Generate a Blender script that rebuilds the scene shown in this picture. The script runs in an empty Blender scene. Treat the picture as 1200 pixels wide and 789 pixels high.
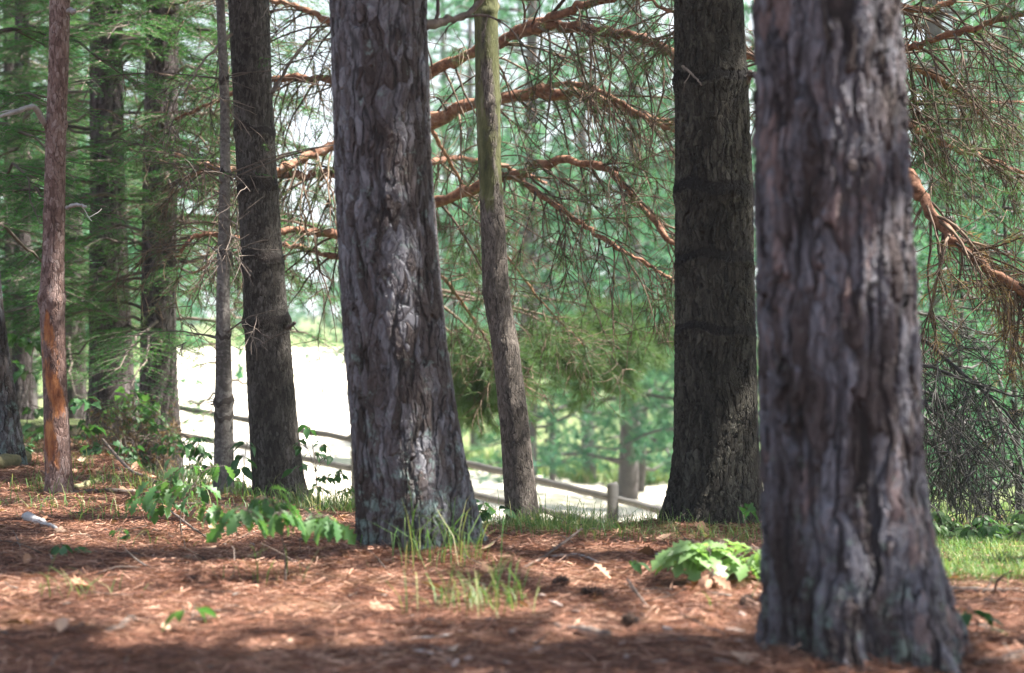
import bpy, math, random
import numpy as np
from mathutils import Vector, noise as mnoise

R = np.random.default_rng(7)
random.seed(7)
C = bpy.context.scene.collection
F, CZ = 2239.0, 0.78           # focal length in photo pixels, eye height
SUN = np.array([0.60, 0.04, 1.0]); SUN /= np.linalg.norm(SUN)

def at(px, py, d):
    return np.array([(px-600)/F*d, d, CZ-(py-394.5)/F*d])

# ------------------------------------------------------------------ terrain
def col(px, kn):
    return ((px-600)/F, kn)
COLS = [
 col(-300, [(6,0),(12,.05),(16,.1),(24,.05),(40,.2),(80,1),(300,5),(600,6)]),
 col( 120, [(6,0),(9,.0),(12,.04),(16,.08),(18,.0),(24,-.75),(40,-.8),(80,.3),(300,4),(600,5)]),
 col( 235, [(6,0),(9,-.02),(10.6,-.06),(13,-.42),(18,-.85),(24,-1.1),(40,-.9),(80,.28),(300,4),(600,5)]),
 col( 400, [(6,0),(8,-.03),(9.4,-.09),(13,-.60),(18,-1.0),(24,-1.2),(40,-1.0),(80,.25),(300,4),(600,5)]),
 col( 560, [(6,0),(7.5,-.01),(8.7,-.085),(12,-.75),(18,-1.35),(25,-1.7),(40,-2.0),(50,-2.0),(80,-1.5),(300,1),(600,2)]),
 col( 720, [(6,0),(7.5,-.01),(8.7,-.085),(12,-.78),(18,-1.45),(25,-1.75),(40,-2.3),(50,-2.2),(80,-1.8),(300,0),(600,1)]),
 col( 850, [(6,0),(7.5,-.02),(9.0,-.10),(12,-.65),(18,-1.3),(25,-1.75),(40,-2.2),(50,-2.2),(80,-1.8),(300,0),(600,1)]),
 col(1120, [(5.9,0),(8,-.09),(12,-.34),(18,-.75),(25,-1.1),(40,-1.6),(80,-1.5),(300,0),(600,1)]),
 col(1500, [(6,0),(8,-.08),(12,-.3),(18,-.7),(25,-1.1),(40,-1.6),(80,-1.5),(300,0),(600,1)]),
]
DG = np.concatenate([[0, 3], np.geomspace(4, 600, 240)])
AG = np.array([c[0] for c in COLS])
ZT = []
for a, kn in COLS:
    k = np.array([(0, 0)]+[(3, 0)]+list(kn))
    z = np.interp(DG, k[:, 0], k[:, 1])
    for _ in range(3):
        z[1:-1] = (z[:-2]+2*z[1:-1]+z[2:])/4
    ZT.append(z)
ZT = np.array(ZT)
_bw = [(R.normal(size=2), R.uniform(0, 6.28), lam) for lam in (.16, .22, .3, .4, .55, .8, 1.1, 1.7, 2.6)]
def terr(x, y, bumps=True):
    x = np.asarray(x, float); y = np.asarray(y, float)
    yy = np.maximum(y, 1.0)
    a = np.clip(x/yy, AG[0], AG[-1]-1e-6)
    ia = np.clip(np.searchsorted(AG, a)-1, 0, len(AG)-2)
    ta = (a-AG[ia])/(AG[ia+1]-AG[ia]); ta = ta*ta*(3-2*ta)
    d = np.clip(y, 0, 599)
    id_ = np.clip(np.searchsorted(DG, d)-1, 0, len(DG)-2)
    td = (d-DG[id_])/(DG[id_+1]-DG[id_])
    z0 = ZT[ia, id_]*(1-td)+ZT[ia, id_+1]*td
    z1 = ZT[ia+1, id_]*(1-td)+ZT[ia+1, id_+1]*td
    z = z0*(1-ta)+z1*ta
    if bumps:
        b = 0
        for v, ph, lam in _bw:
            u = v/np.linalg.norm(v)
            b = b+np.sin((x*u[0]+y*u[1])*6.283/lam+ph+1.5*np.sin(x*3.1/lam+ph*2))*lam**.7*.0075*(1 if lam < .7 else .55)
        z = z+b*np.exp(-np.maximum(y-16, 0)/8)*(1-.6*np.clip((y-7.2)/1.2, 0, 1))
    return z

MOUND = [((1015-600)/F*4.6, 4.6, .21, .02), ((493-600)/F*6.8, 6.8, .2, .025), ((838-600)/F*8.3, 8.3, .22, .02), ((332-600)/F*10.3, 10.3, .15, .02), ((612-600)/F*9, 9.0, .09, .01)]
_terr0 = terr
def terr(x, y, bumps=True):
    z = _terr0(x, y, bumps)
    if bumps:
        for mx, my, mr, mh in MOUND:
            q = np.sqrt((np.asarray(x)-mx)**2+(np.asarray(y)-my)**2)
            z = z+mh*np.exp(-(np.maximum(q-mr, 0)/.13)**2)
    return z
def gpos(px, py):
    ds = np.linspace(4, 40, 4000)
    zr = CZ-(py-394.5)/F*ds
    h = zr-terr((px-600)/F*ds, ds)
    i = np.argmax(h < 0) if (h < 0).any() else 0
    d = ds[i]
    x = (px-600)/F*d
    return np.array([x, d, float(terr(x, d))])

# ------------------------------------------------------------------ mesh builder
class MB:
    def __init__(s):
        s.v = []; s.t = []; s.q = []; s.a = []; s.n = 0
    def add(s, v, tris=None, quads=None, var=None):
        v = np.asarray(v, float).reshape(-1, 3)
        if tris is not None and len(tris): s.t.append(np.asarray(tris, int).reshape(-1, 3)+s.n)
        if quads is not None and len(quads): s.q.append(np.asarray(quads, int).reshape(-1, 4)+s.n)
        s.v.append(v)
        if var is None: var = R.random()
        s.a.append(np.broadcast_to(np.asarray(var, float), (len(v),)).copy())
        s.n += len(v)
    def tube(s, P, r, sides=5, cap=True, var=None):
        P = np.asarray(P, float); n = len(P)
        r = np.broadcast_to(np.asarray(r, float), (n,))
        T = np.gradient(P, axis=0); T /= np.linalg.norm(T, axis=1, keepdims=True)+1e-12
        ref = np.array([0, 0, 1.]) if abs(T[:, 2]).mean() < .8 else np.array([0, 1., 0])
        U = np.cross(T, ref); U /= np.linalg.norm(U, axis=1, keepdims=True)+1e-12
        V = np.cross(T, U)
        th = np.arange(sides)*2*np.pi/sides
        v = P[:, None]+r[:, None, None]*(np.cos(th)[None, :, None]*U[:, None]+np.sin(th)[None, :, None]*V[:, None])
        i = np.arange(n-1)[:, None]*sides; j = np.arange(sides)[None]; k = (j+1) % sides
        q = np.stack([i+j, i+k, i+sides+k, i+sides+j], -1).reshape(-1, 4)
        v = v.reshape(-1, 3); t = []
        if cap:
            v = np.concatenate([v, P[:1], P[-1:]])
            b = n*sides
            t = [(b, (m+1) % sides, m) for m in range(sides)]+[(b+1, (n-1)*sides+m, (n-1)*sides+(m+1) % sides) for m in range(sides)]
        s.add(v, t, q, var)
    def needles(s, B, D, L, W, var=None, bend=None):
        """one thin triangle per needle: base points B, directions D"""
        B = np.asarray(B, float); D = np.asarray(D, float); n = len(B)
        if n == 0: return
        D = D/(np.linalg.norm(D, axis=1, keepdims=True)+1e-12)
        S = np.cross(D, R.normal(size=(n, 3))); S /= np.linalg.norm(S, axis=1, keepdims=True)+1e-12
        L = np.broadcast_to(np.asarray(L, float), (n,))[:, None]; W = np.broadcast_to(np.asarray(W, float), (n,))[:, None]
        v = np.stack([B-S*W/2, B+S*W/2, B+D*L], 1).reshape(-1, 3)
        if var is None: var = R.random(n)
        s.add(v, np.arange(3*n).reshape(-1, 3), None, np.repeat(var, 3))
    def build(s, name, mat, parent=None, smooth=False, origin=None, extra=None):
        me = bpy.data.meshes.new(name)
        v = np.concatenate(s.v) if s.v else np.zeros((0, 3))
        o0 = np.zeros(3)
        if origin is not None: o0 = np.asarray(origin, float)
        elif parent is not None: o0 = np.array(parent.location)
        v = v-o0
        t = np.concatenate(s.t) if s.t else np.zeros((0, 3), int)
        q = np.concatenate(s.q) if s.q else np.zeros((0, 4), int)
        me.vertices.add(len(v)); me.vertices.foreach_set('co', v.astype(np.float32).ravel())
        me.loops.add(t.size+q.size)
        me.loops.foreach_set('vertex_index', np.concatenate([t.ravel(), q.ravel()]).astype(np.int32))
        me.polygons.add(len(t)+len(q))
        ls = np.concatenate([np.arange(len(t))*3, t.size+np.arange(len(q))*4]).astype(np.int32)
        me.polygons.foreach_set('loop_start', ls)
        if smooth: me.polygons.foreach_set('use_smooth', np.ones(len(ls), bool))
        at_ = me.attributes.new('var', 'FLOAT', 'POINT')
        at_.data.foreach_set('value', np.concatenate(s.a).astype(np.float32))
        if extra:
            for k, arr in extra.items():
                a2 = me.attributes.new(k, 'FLOAT', 'POINT'); a2.data.foreach_set('value', np.asarray(arr, np.float32))
        me.update(calc_edges=True); me.validate()
        me.materials.append(mat)
        ob = bpy.data.objects.new(name, me); C.objects.link(ob)
        if parent is not None: ob.parent = parent
        elif origin is not None: ob.location = o0
        return ob

def tag(o, label=None, cat=None, group=None, kind=None):
    if label: o['label'] = label
    if cat: o['category'] = cat
    if group: o['group'] = group
    if kind: o['kind'] = kind
    return o
def thing(name, label, cat, loc, group=None):
    o = bpy.data.objects.new(name, None); C.objects.link(o)
    o.location = [float(q) for q in loc]; o.empty_display_size = .1
    return tag(o, label, cat, group)

# ------------------------------------------------------------------ materials
def mat_new(name):
    m = bpy.data.materials.new(name); m.use_nodes = True
    nt = m.node_tree; nt.nodes.clear()
    out = nt.nodes.new('ShaderNodeOutputMaterial')
    def N(t, **kw):
        n = nt.nodes.new(t)
        for k, v in kw.items():
            if k.startswith('_'): setattr(n, k[1:], v)
            else: n.inputs[k.replace('__', ' ')].default_value = v
        return n
    L = nt.links.new
    return m, nt, out, N, L
def c4(c): return (c[0], c[1], c[2], 1)
def ramp(N, L, src, stops):
    r = N('ShaderNodeValToRGB'); e = r.color_ramp.elements
    while len(e) < len(stops): e.new(.5)
    for el, (p, cc) in zip(e, stops):
        el.position = p; el.color = c4(cc) if not np.isscalar(cc) else (cc, cc, cc, 1)
    L(src, r.inputs[0]); return r.outputs[0]
def mix(N, L, f, a, b, mode='MIX'):
    m = N('ShaderNodeMix', _data_type='RGBA', _blend_type=mode)
    for sock, val in ((m.inputs[0], f), (m.inputs[6], a), (m.inputs[7], b)):
        if hasattr(val, 'is_output'): L(val, sock)
        elif np.isscalar(val): sock.default_value = val
        else: sock.default_value = c4(val)
    return m.outputs[2]
def mth(N, L, op, a, b=None, c=None, clamp=False):
    m = N('ShaderNodeMath', _operation=op); m.use_clamp = clamp
    for i, val in enumerate((a, b, c)):
        if val is None: continue
        if hasattr(val, 'is_output'): L(val, m.inputs[i])
        else: m.inputs[i].default_value = val
    return m.outputs[0]

def foliage_mat(name, cols, trans=.35, rough=.6, ns=.6):
    """needles and leaves: hue varies leaf by leaf (attribute var) and clump by clump; light passes through"""
    m, nt, out, N, L = mat_new(name)
    a = N('ShaderNodeAttribute', _attribute_name='var')
    tc = N('ShaderNodeTexCoord'); no = N('ShaderNodeTexNoise', Scale=ns, Detail=2.0)
    L(tc.outputs['Object'], no.inputs['Vector'])
    f = mth(N, L, 'ADD', mth(N, L, 'MULTIPLY', a.outputs['Fac'], .55), mth(N, L, 'MULTIPLY', no.outputs['Fac'], .5))
    n = len(cols)
    cc = ramp(N, L, f, [(.15+.7*i/(n-1), c) for i, c in enumerate(cols)])
    p = N('ShaderNodeBsdfPrincipled', Roughness=rough); p.inputs['Specular IOR Level'].default_value = .3
    L(cc, p.inputs['Base Color'])
    t = N('ShaderNodeBsdfTranslucent')
    tcx = mix(N, L, 1.0, cc, (1.25, 1.35, .7), 'MULTIPLY'); L(tcx, t.inputs['Color'])
    ms = N('ShaderNodeMixShader'); ms.inputs[0].default_value = trans
    L(p.outputs[0], ms.inputs[1]); L(t.outputs[0], ms.inputs[2]); L(ms.outputs[0], out.inputs[0])
    return m

def bark_mat(name, plates, fissure, scale=22, zs=6, depth=.012, edge=.16, lichen=0, lichen_top=.6, lich_col=(.17, .21, .17),
             mark=None, warp=.05, fine=1.0, fis_mix=.85):
    m, nt, out, N, L = mat_new(name)
    tc = N('ShaderNodeTexCoord')
    def warped(src, sc_, amt):
        wn = N('ShaderNodeTexNoise', Scale=sc_, Detail=3.0); L(src, wn.inputs['Vector'])
        sub = N('ShaderNodeVectorMath', _operation='SUBTRACT'); L(wn.outputs['Color'], sub.inputs[0]); sub.inputs[1].default_value = (.5, .5, .5)
        scl = N('ShaderNodeVectorMath', _operation='SCALE'); L(sub.outputs[0], scl.inputs[0]); scl.inputs['Scale'].default_value = amt
        ad = N('ShaderNodeVectorMath', _operation='ADD'); L(src, ad.inputs[0]); L(scl.outputs[0], ad.inputs[1]); return ad.outputs[0]
    def stretched(src, k):
        mp = N('ShaderNodeMapping'); mp.inputs['Scale'].default_value = (1, 1, 1/k); L(src, mp.inputs['Vector']); return mp.outputs[0]
    wv = warped(warped(tc.outputs['Object'], 5.0, warp*1.6), 30.0, .016*22/scale)
    def crack(sc_, k, width, det=1.5, vec=None):
        n_ = N('ShaderNodeTexNoise', Scale=sc_, Detail=det, Roughness=.5); L(stretched(vec or wv, k), n_.inputs['Vector'])
        d_ = mth(N, L, 'ABSOLUTE', mth(N, L, 'SUBTRACT', n_.outputs['Fac'], .5))
        m_ = N('ShaderNodeMapRange', _interpolation_type='SMOOTHSTEP'); L(d_, m_.inputs[0]); m_.inputs[2].default_value = width; return m_.outputs[0]
    c1 = crack(scale*.75, zs*1.6, edge*.20)                 # long deep furrows
    c2 = crack(scale*1.9, zs*.8, edge*.18)                  # finer furrows between them
    v1 = N('ShaderNodeTexVoronoi', _feature='DISTANCE_TO_EDGE', Scale=scale*1.25); L(stretched(wv, zs*.75), v1.inputs['Vector'])
    c3 = N('ShaderNodeMapRange', _interpolation_type='SMOOTHSTEP'); L(v1.outputs['Distance'], c3.inputs[0]); c3.inputs[2].default_value = edge*.55
    v2 = N('ShaderNodeTexVoronoi', _feature='F1', Scale=scale*1.25); L(stretched(wv, zs*.75), v2.inputs['Vector'])
    sp = N('ShaderNodeSeparateColor'); L(v2.outputs['Color'], sp.inputs[0])
    h0 = mth(N, L, 'MULTIPLY', mth(N, L, 'ADD', mth(N, L, 'MULTIPLY', c1, .95), .05), mth(N, L, 'ADD', mth(N, L, 'MULTIPLY', c2, .4), .6))
    h0 = mth(N, L, 'MULTIPLY', h0, mth(N, L, 'ADD', mth(N, L, 'MULTIPLY', c3.outputs[0], .4), .6))
    fn = N('ShaderNodeTexNoise', Scale=70.0*fine, Detail=6.0, Roughness=.7); L(stretched(wv, 3.2), fn.inputs['Vector'])
    flk = N('ShaderNodeTexNoise', Scale=scale*2.2, Detail=4.0, Roughness=.65); L(stretched(wv, 2.2), flk.inputs['Vector'])
    big = N('ShaderNodeTexNoise', Scale=6.0, Detail=3.0); L(stretched(tc.outputs['Object'], 3), big.inputs['Vector'])
    f = mth(N, L, 'ADD', mth(N, L, 'MULTIPLY', sp.outputs[0], .34), mth(N, L, 'MULTIPLY', fn.outputs['Fac'], .36))
    f = mth(N, L, 'ADD', mth(N, L, 'SUBTRACT', f, .07), mth(N, L, 'MULTIPLY', flk.outputs['Fac'], .30))
    f = mth(N, L, 'ADD', f, mth(N, L, 'MULTIPLY', mth(N, L, 'SUBTRACT', big.outputs['Fac'], .5), .9))
    n = len(plates)
    pc = ramp(N, L, f, [(.22+.42*i/(n-1), c) for i, c in enumerate(plates)])
    # lichen and algae: patches with their own outline
    if lichen:
        ln = N('ShaderNodeTexNoise', Scale=16.0, Detail=8.0, Roughness=.78); L(tc.outputs['Object'], ln.inputs['Vector'])
        sx = N('ShaderNodeSeparateXYZ'); L(tc.outputs['Object'], sx.inputs[0])
        zf = N('ShaderNodeMapRange'); L(sx.outputs[2], zf.inputs[0]); zf.inputs[1].default_value = lichen_top; zf.inputs[2].default_value = 0.0
        zf.inputs[3].default_value = .0; zf.inputs[4].default_value = .12
        thr = mth(N, L, 'SUBTRACT', mth(N, L, 'ADD', ln.outputs['Fac'], zf.outputs[0]), .68-.05*lichen)
        lf = mth(N, L, 'MULTIPLY', mth(N, L, 'MULTIPLY', thr, 11.0, clamp=True), c1)
        pc = mix(N, L, mth(N, L, 'MULTIPLY', lf, .75), pc, lich_col)
    cc = mix(N, L, mth(N, L, 'MULTIPLY', mth(N, L, 'SUBTRACT', 1.0, h0), fis_mix), pc, fissure)
    hh = mth(N, L, 'ADD', h0, mth(N, L, 'ADD', mth(N, L, 'MULTIPLY', sp.outputs[1], .22), mth(N, L, 'MULTIPLY', fn.outputs['Fac'], .4)))
    hh = mth(N, L, 'ADD', hh, mth(N, L, 'MULTIPLY', flk.outputs['Fac'], .22))
    if mark:
        a = N('ShaderNodeAttribute', _attribute_name='mark')
        mcol, mflat = mark
        mfn = N('ShaderNodeTexNoise', Scale=18.0, Detail=6.0, Roughness=.7)
        L(stretched(tc.outputs['Object'], 3.3), mfn.inputs['Vector'])
        mk = mth(N, L, 'SUBTRACT', mth(N, L, 'ADD', a.outputs['Fac'], mfn.outputs['Fac']), .95)
        mk = mth(N, L, 'MULTIPLY', mk, 7.0, clamp=True)
        mc = ramp(N, L, mfn.outputs['Fac'], [(.3+.4*i/(len(mcol)-1), c) for i, c in enumerate(mcol)])
        cc = mix(N, L, mk, cc, mc)
        hh = mth(N, L, 'MULTIPLY', hh, mth(N, L, 'SUBTRACT', 1.0, mth(N, L, 'MULTIPLY', mk, mflat)))
    p = N('ShaderNodeBsdfPrincipled', Roughness=.88); p.inputs['Specular IOR Level'].default_value = .25
    L(cc, p.inputs['Base Color']); L(p.outputs[0], out.inputs[0])
    ds = N('ShaderNodeDisplacement', Scale=depth, Midlevel=1.2); L(hh, ds.inputs['Height']); L(ds.outputs[0], out.inputs['Displacement'])
    m.displacement_method = 'BOTH'
    return m

def wood_mat(name, cols, scale=20, bump=.25, zs=(1, 1, 1)):
    m, nt, out, N, L = mat_new(name)
    tc = N('ShaderNodeTexCoord'); mp = N('ShaderNodeMapping'); mp.inputs['Scale'].default_value = zs; L(tc.outputs['Object'], mp.inputs[0])
    no = N('ShaderNodeTexNoise', Scale=scale, Detail=6.0, Roughness=.7); L(mp.outputs[0], no.inputs['Vector'])
    a = N('ShaderNodeAttribute', _attribute_name='var')
    f = mth(N, L, 'ADD', mth(N, L, 'MULTIPLY', no.outputs['Fac'], .8), mth(N, L, 'MULTIPLY', mth(N, L, 'SUBTRACT', a.outputs['Fac'], .5), .3))
    cc = ramp(N, L, f, [(.22+.4*i/(len(cols)-1), c) for i, c in enumerate(cols)])
    p = N('ShaderNodeBsdfPrincipled', Roughness=.8); p.inputs['Specular IOR Level'].default_value = .3
    L(cc, p.inputs['Base Color'])
    b = N('ShaderNodeBump', Strength=bump, Distance=.01); L(no.outputs['Fac'], b.inputs['Height']); L(b.outputs[0], p.inputs['Normal'])
    L(p.outputs[0], out.inputs[0]); return m

M = {}
M['bark_near'] = bark_mat('red_pine_plate_bark', [(.040, .030, .028), (.066, .052, .052), (.092, .084, .094), (.135, .135, .155), (.16, .118, .115)], (.008, .0065, .007), 23, 5.5, .019, .33, 1.2, .7, (.15, .20, .17))
M['bark_mid'] = bark_mat('weathered_pine_bark', [(.034, .026, .023), (.056, .043, .040), (.084, .072, .074), (.12, .115, .128), (.18, .178, .195)], (.009, .008, .008), 26, 4.2, .011, .26, 2.2, .55, (.19, .27, .25))
M['bark_dark'] = bark_mat('dark_furrowed_bark', [(.020, .018, .014), (.033, .029, .023), (.048, .043, .034), (.075, .070, .056)], (.007, .006, .005), 42, 4.0, .012, .22, .3, .3, (.10, .13, .08), mark=([(.006, .005, .005), (.018, .015, .013)], .3))
M['bark_brown'] = bark_mat('brown_scaly_bark', [(.032, .027, .023), (.056, .048, .041), (.085, .075, .066), (.125, .115, .105)], (.012, .010, .009), 60, 3.5, .006, .2, .4, .3, (.14, .18, .13), mark=([(.014, .011, .010), (.04, .032, .028)], .2))
M['bark_slim'] = bark_mat('slim_peeling_bark', [(.055, .046, .039), (.09, .076, .064), (.13, .11, .095), (.18, .155, .135)], (.025, .02, .018), 70, 4.0, .004, .2, .5, .4, (.16, .18, .13), mark=([(.022, .024, .012), (.06, .066, .026), (.105, .11, .048), (.19, .175, .12)], .6))
M['bark_red'] = bark_mat('flaking_red_bark', [(.10, .06, .05), (.16, .10, .085), (.23, .155, .135), (.30, .23, .21)], (.05, .03, .025), 55, 3.0, .004, .2, .3, .25, (.12, .16, .08), mark=([(.07, .028, .017), (.20, .070, .032), (.36, .15, .06), (.5, .25, .11)], .6))
M['bark_grey'] = bark_mat('grey_ringed_bark', [(.07, .062, .056), (.11, .098, .09), (.15, .14, .128), (.20, .185, .17)], (.05, .042, .038), 50, 1.2, .0015, .15, .5, .5, (.2, .24, .17), mark=([(.02, .016, .014), (.05, .04, .034)], .2), fis_mix=.5)
M['bark_shade'] = bark_mat('dark_ridged_bark', [(.045, .035, .036), (.07, .055, .055), (.105, .085, .085), (.14, .12, .12)], (.02, .016, .016), 30, 5, .010, .2)
M['limb'] = wood_mat('orange_pine_limb', [(.05, .026, .019), (.13, .062, .040), (.24, .112, .066), (.33, .19, .125), (.30, .25, .215)], 28, .9)
M['twig'] = wood_mat('grey_dead_twig', [(.05, .04, .034), (.12, .095, .08), (.22, .18, .15)], 14)
M['brown_twig'] = wood_mat('brown_pine_twig', [(.045, .03, .022), (.10, .065, .045), (.19, .13, .09)], 14)
M['dead_twig'] = wood_mat('dark_dead_twig', [(.022, .020, .018), (.05, .046, .042), (.10, .092, .088)], 14)
M['far_bark'] = wood_mat('pale_far_trunk', [(.05, .043, .042), (.09, .08, .08), (.14, .125, .125)], 6)
M['rail'] = wood_mat('weathered_rail', [(.03, .028, .026), (.05, .047, .043), (.085, .08, .075)], 9, .5, (.25, 1, 1))
M['stick'] = wood_mat('fallen_stick', [(.05, .038, .03), (.12, .09, .075), (.24, .20, .17)], 25, .6)
M['pale_stick'] = wood_mat('bleached_stick', [(.20, .18, .165), (.36, .34, .33), (.5, .48, .47)], 25, .5)
M['moss_log'] = wood_mat('mossy_log', [(.05, .055, .025), (.15, .14, .07), (.26, .22, .14)], 18, .6)
M['cone'] = wood_mat('pine_cone', [(.02, .012, .009), (.06, .035, .025), (.10, .06, .045)], 60)
M['chip'] = wood_mat('bark_chip', [(.10, .06, .045), (.25, .18, .15), (.42, .36, .33)], 30)
M['pine'] = foliage_mat('pine_needles', [(.035, .060, .024), (.050, .095, .040), (.070, .125, .050), (.10, .14, .055)], .4)
M['spruce'] = foliage_mat('spruce_needles', [(.014, .055, .020), (.032, .115, .036), (.065, .18, .05), (.12, .26, .07)], .4, ns=1.3)
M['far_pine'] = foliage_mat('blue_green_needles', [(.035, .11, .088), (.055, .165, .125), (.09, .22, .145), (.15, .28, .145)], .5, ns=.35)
M['grey_needles'] = foliage_mat('grey_green_needles', [(.025, .038, .028), (.04, .055, .04), (.055, .075, .045)], .25)
M['brown'] = foliage_mat('dead_brown_needles', [(.10, .055, .03), (.17, .095, .048), (.24, .15, .075), (.16, .14, .07)], .4)
M['leaf'] = foliage_mat('fresh_leaves', [(.04, .11, .035), (.07, .165, .055), (.11, .21, .075)], .45, .45, 3)
M['leaf_pale'] = foliage_mat('pale_fresh_leaves', [(.12, .22, .07), (.19, .31, .12), (.26, .38, .18)], .4, .35, 3)
M['leaf_dark'] = foliage_mat('deep_green_leaves', [(.03, .085, .03), (.045, .12, .045), (.065, .15, .05)], .4, .45, 3)
M['dry_leaf'] = foliage_mat('dry_leaves', [(.12, .05, .03), (.24, .12, .07), (.38, .22, .14), (.46, .33, .24)], .15, .7, 2)
M['grass'] = foliage_mat('grass_blades', [(.05, .12, .03), (.08, .17, .045), (.13, .20, .065), (.34, .30, .16)], .4, .5, 2.5)
M['litter'] = foliage_mat('fallen_red_needles', [(.045, .019, .013), (.090, .036, .022), (.26, .112, .068), (.56, .35, .25)], .1, .65, 1.5)

def ground_mat():
    m, nt, out, N, L = mat_new('needle_floor')
    tc = N('ShaderNodeTexCoord')
    n1 = N('ShaderNodeTexNoise', Scale=2.2, Detail=6.0, Roughness=.65); L(tc.outputs['Object'], n1.inputs['Vector'])
    n2 = N('ShaderNodeTexNoise', Scale=45.0, Detail=6.0, Roughness=.75); L(tc.outputs['Object'], n2.inputs['Vector'])
    f = mth(N, L, 'ADD', mth(N, L, 'MULTIPLY', n1.outputs['Fac'], .5), mth(N, L, 'MULTIPLY', n2.outputs['Fac'], .5))
    cc = ramp(N, L, f, [(.36, (.035, .018, .013)), (.47, (.085, .040, .027)), (.56, (.16, .078, .053)), (.68, (.34, .21, .15))])
    a = N('ShaderNodeAttribute', _attribute_name='lawn')
    gl = ramp(N, L, f, [(.38, (.07, .10, .04)), (.5, (.12, .15, .06)), (.65, (.20, .20, .10))])
    fx = mth(N, L, 'ADD', a.outputs['Fac'], mth(N, L, 'MULTIPLY', mth(N, L, 'SUBTRACT', n1.outputs['Fac'], .5), .8), clamp=True)
    cc = mix(N, L, fx, cc, gl)
    p = N('ShaderNodeBsdfPrincipled', Roughness=.95); p.inputs['Specular IOR Level'].default_value = .1
    L(cc, p.inputs['Base Color'])
    b = N('ShaderNodeBump', Strength=.6, Distance=.02); L(n2.outputs['Fac'], b.inputs['Height']); L(b.outputs[0], p.inputs['Normal'])
    L(p.outputs[0], out.inputs[0]); return m
M['ground'] = ground_mat()
def field_mat():
    m, nt, out, N, L = mat_new('pale_dry_field')
    tc = N('ShaderNodeTexCoord')
    n1 = N('ShaderNodeTexNoise', Scale=.35, Detail=6.0, Roughness=.6); L(tc.outputs['Object'], n1.inputs['Vector'])
    n2 = N('ShaderNodeTexNoise', Scale=9.0, Detail=5.0, Roughness=.7); L(tc.outputs['Object'], n2.inputs['Vector'])
    f = mth(N, L, 'ADD', mth(N, L, 'MULTIPLY', n1.outputs['Fac'], .6), mth(N, L, 'MULTIPLY', n2.outputs['Fac'], .4))
    cc = ramp(N, L, f, [(.36, (.42, .42, .28)), (.47, (.60, .54, .44)), (.62, (.66, .60, .51))])
    p = N('ShaderNodeBsdfPrincipled', Roughness=.95); p.inputs['Specular IOR Level'].default_value = .1
    L(cc, p.inputs['Base Color']); L(p.outputs[0], out.inputs[0]); return m
M['field'] = field_mat()

# ------------------------------------------------------------------ ground sheet and field
def axis(parts):
    o = []
    for a, b, s in parts: o += list(np.arange(a, b, s))
    return np.array(o+[parts[-1][1]])
xs = axis([(-450, -60, 15), (-60, -20, 2.5), (-20, -6, .5), (-6, -3.2, .12), (-3.2, 3.2, .045), (3.2, 6, .12), (6, 20, .5), (20, 60, 2.5), (60, 450, 15)])
ys = axis([(-60, 0, 5), (0, 3.8, .4), (3.8, 11.5, .045), (11.5, 18, .15), (18, 40, .5), (40, 100, 2.0), (100, 560, 15)])
X, Y = np.meshgrid(xs, ys)
Zg = terr(X, Y)
def lawn(x, y):
    a = x/np.maximum(y, 1)
    px = a*F+600
    s = lambda e0, e1, v: np.clip((v-e0)/(e1-e0), 0, 1)
    right = s(1040, 1110, px)*s(5.85, 6.2, y)
    back = s(9.6, 11.5, y)*s(180, 260, px)
    left = s(13.2, 15.5, y)
    crest = .30*np.exp(-((y-8.3)/.7)**2)*s(560, 640, px)*(1-s(880, 960, px))
    return np.clip(np.maximum.reduce([right, back, left, crest]), 0, 1)
nx, ny = len(xs), len(ys)
idx = np.arange(nx*ny).reshape(ny, nx)
quads = np.stack([idx[:-1, :-1], idx[:-1, 1:], idx[1:, 1:], idx[1:, :-1]], -1).reshape(-1, 4)
cx = X.ravel()[quads].mean(1); cy = Y.ravel()[quads].mean(1); apx = cx/np.maximum(cy, 1)*F+600
is_field = (cy > 14.5) & (cy < 82) & (apx > 175) & (apx < 905) & ((apx < 470) | (cy < 41))
V = np.stack([X.ravel(), Y.ravel(), Zg.ravel()], 1)
LW = lawn(X.ravel(), Y.ravel())
def sheet(name, fq, mat):
    used, inv = np.unique(fq, return_inverse=True)
    b = MB(); b.add(V[used], None, inv.reshape(-1, 4), 0.5)
    return tag(b.build(name, mat, smooth=True, extra={'lawn': LW[used]}), kind='structure')
sheet('ground', quads[~is_field], M['ground'])
sheet('field', quads[is_field], M['field'])

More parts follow.
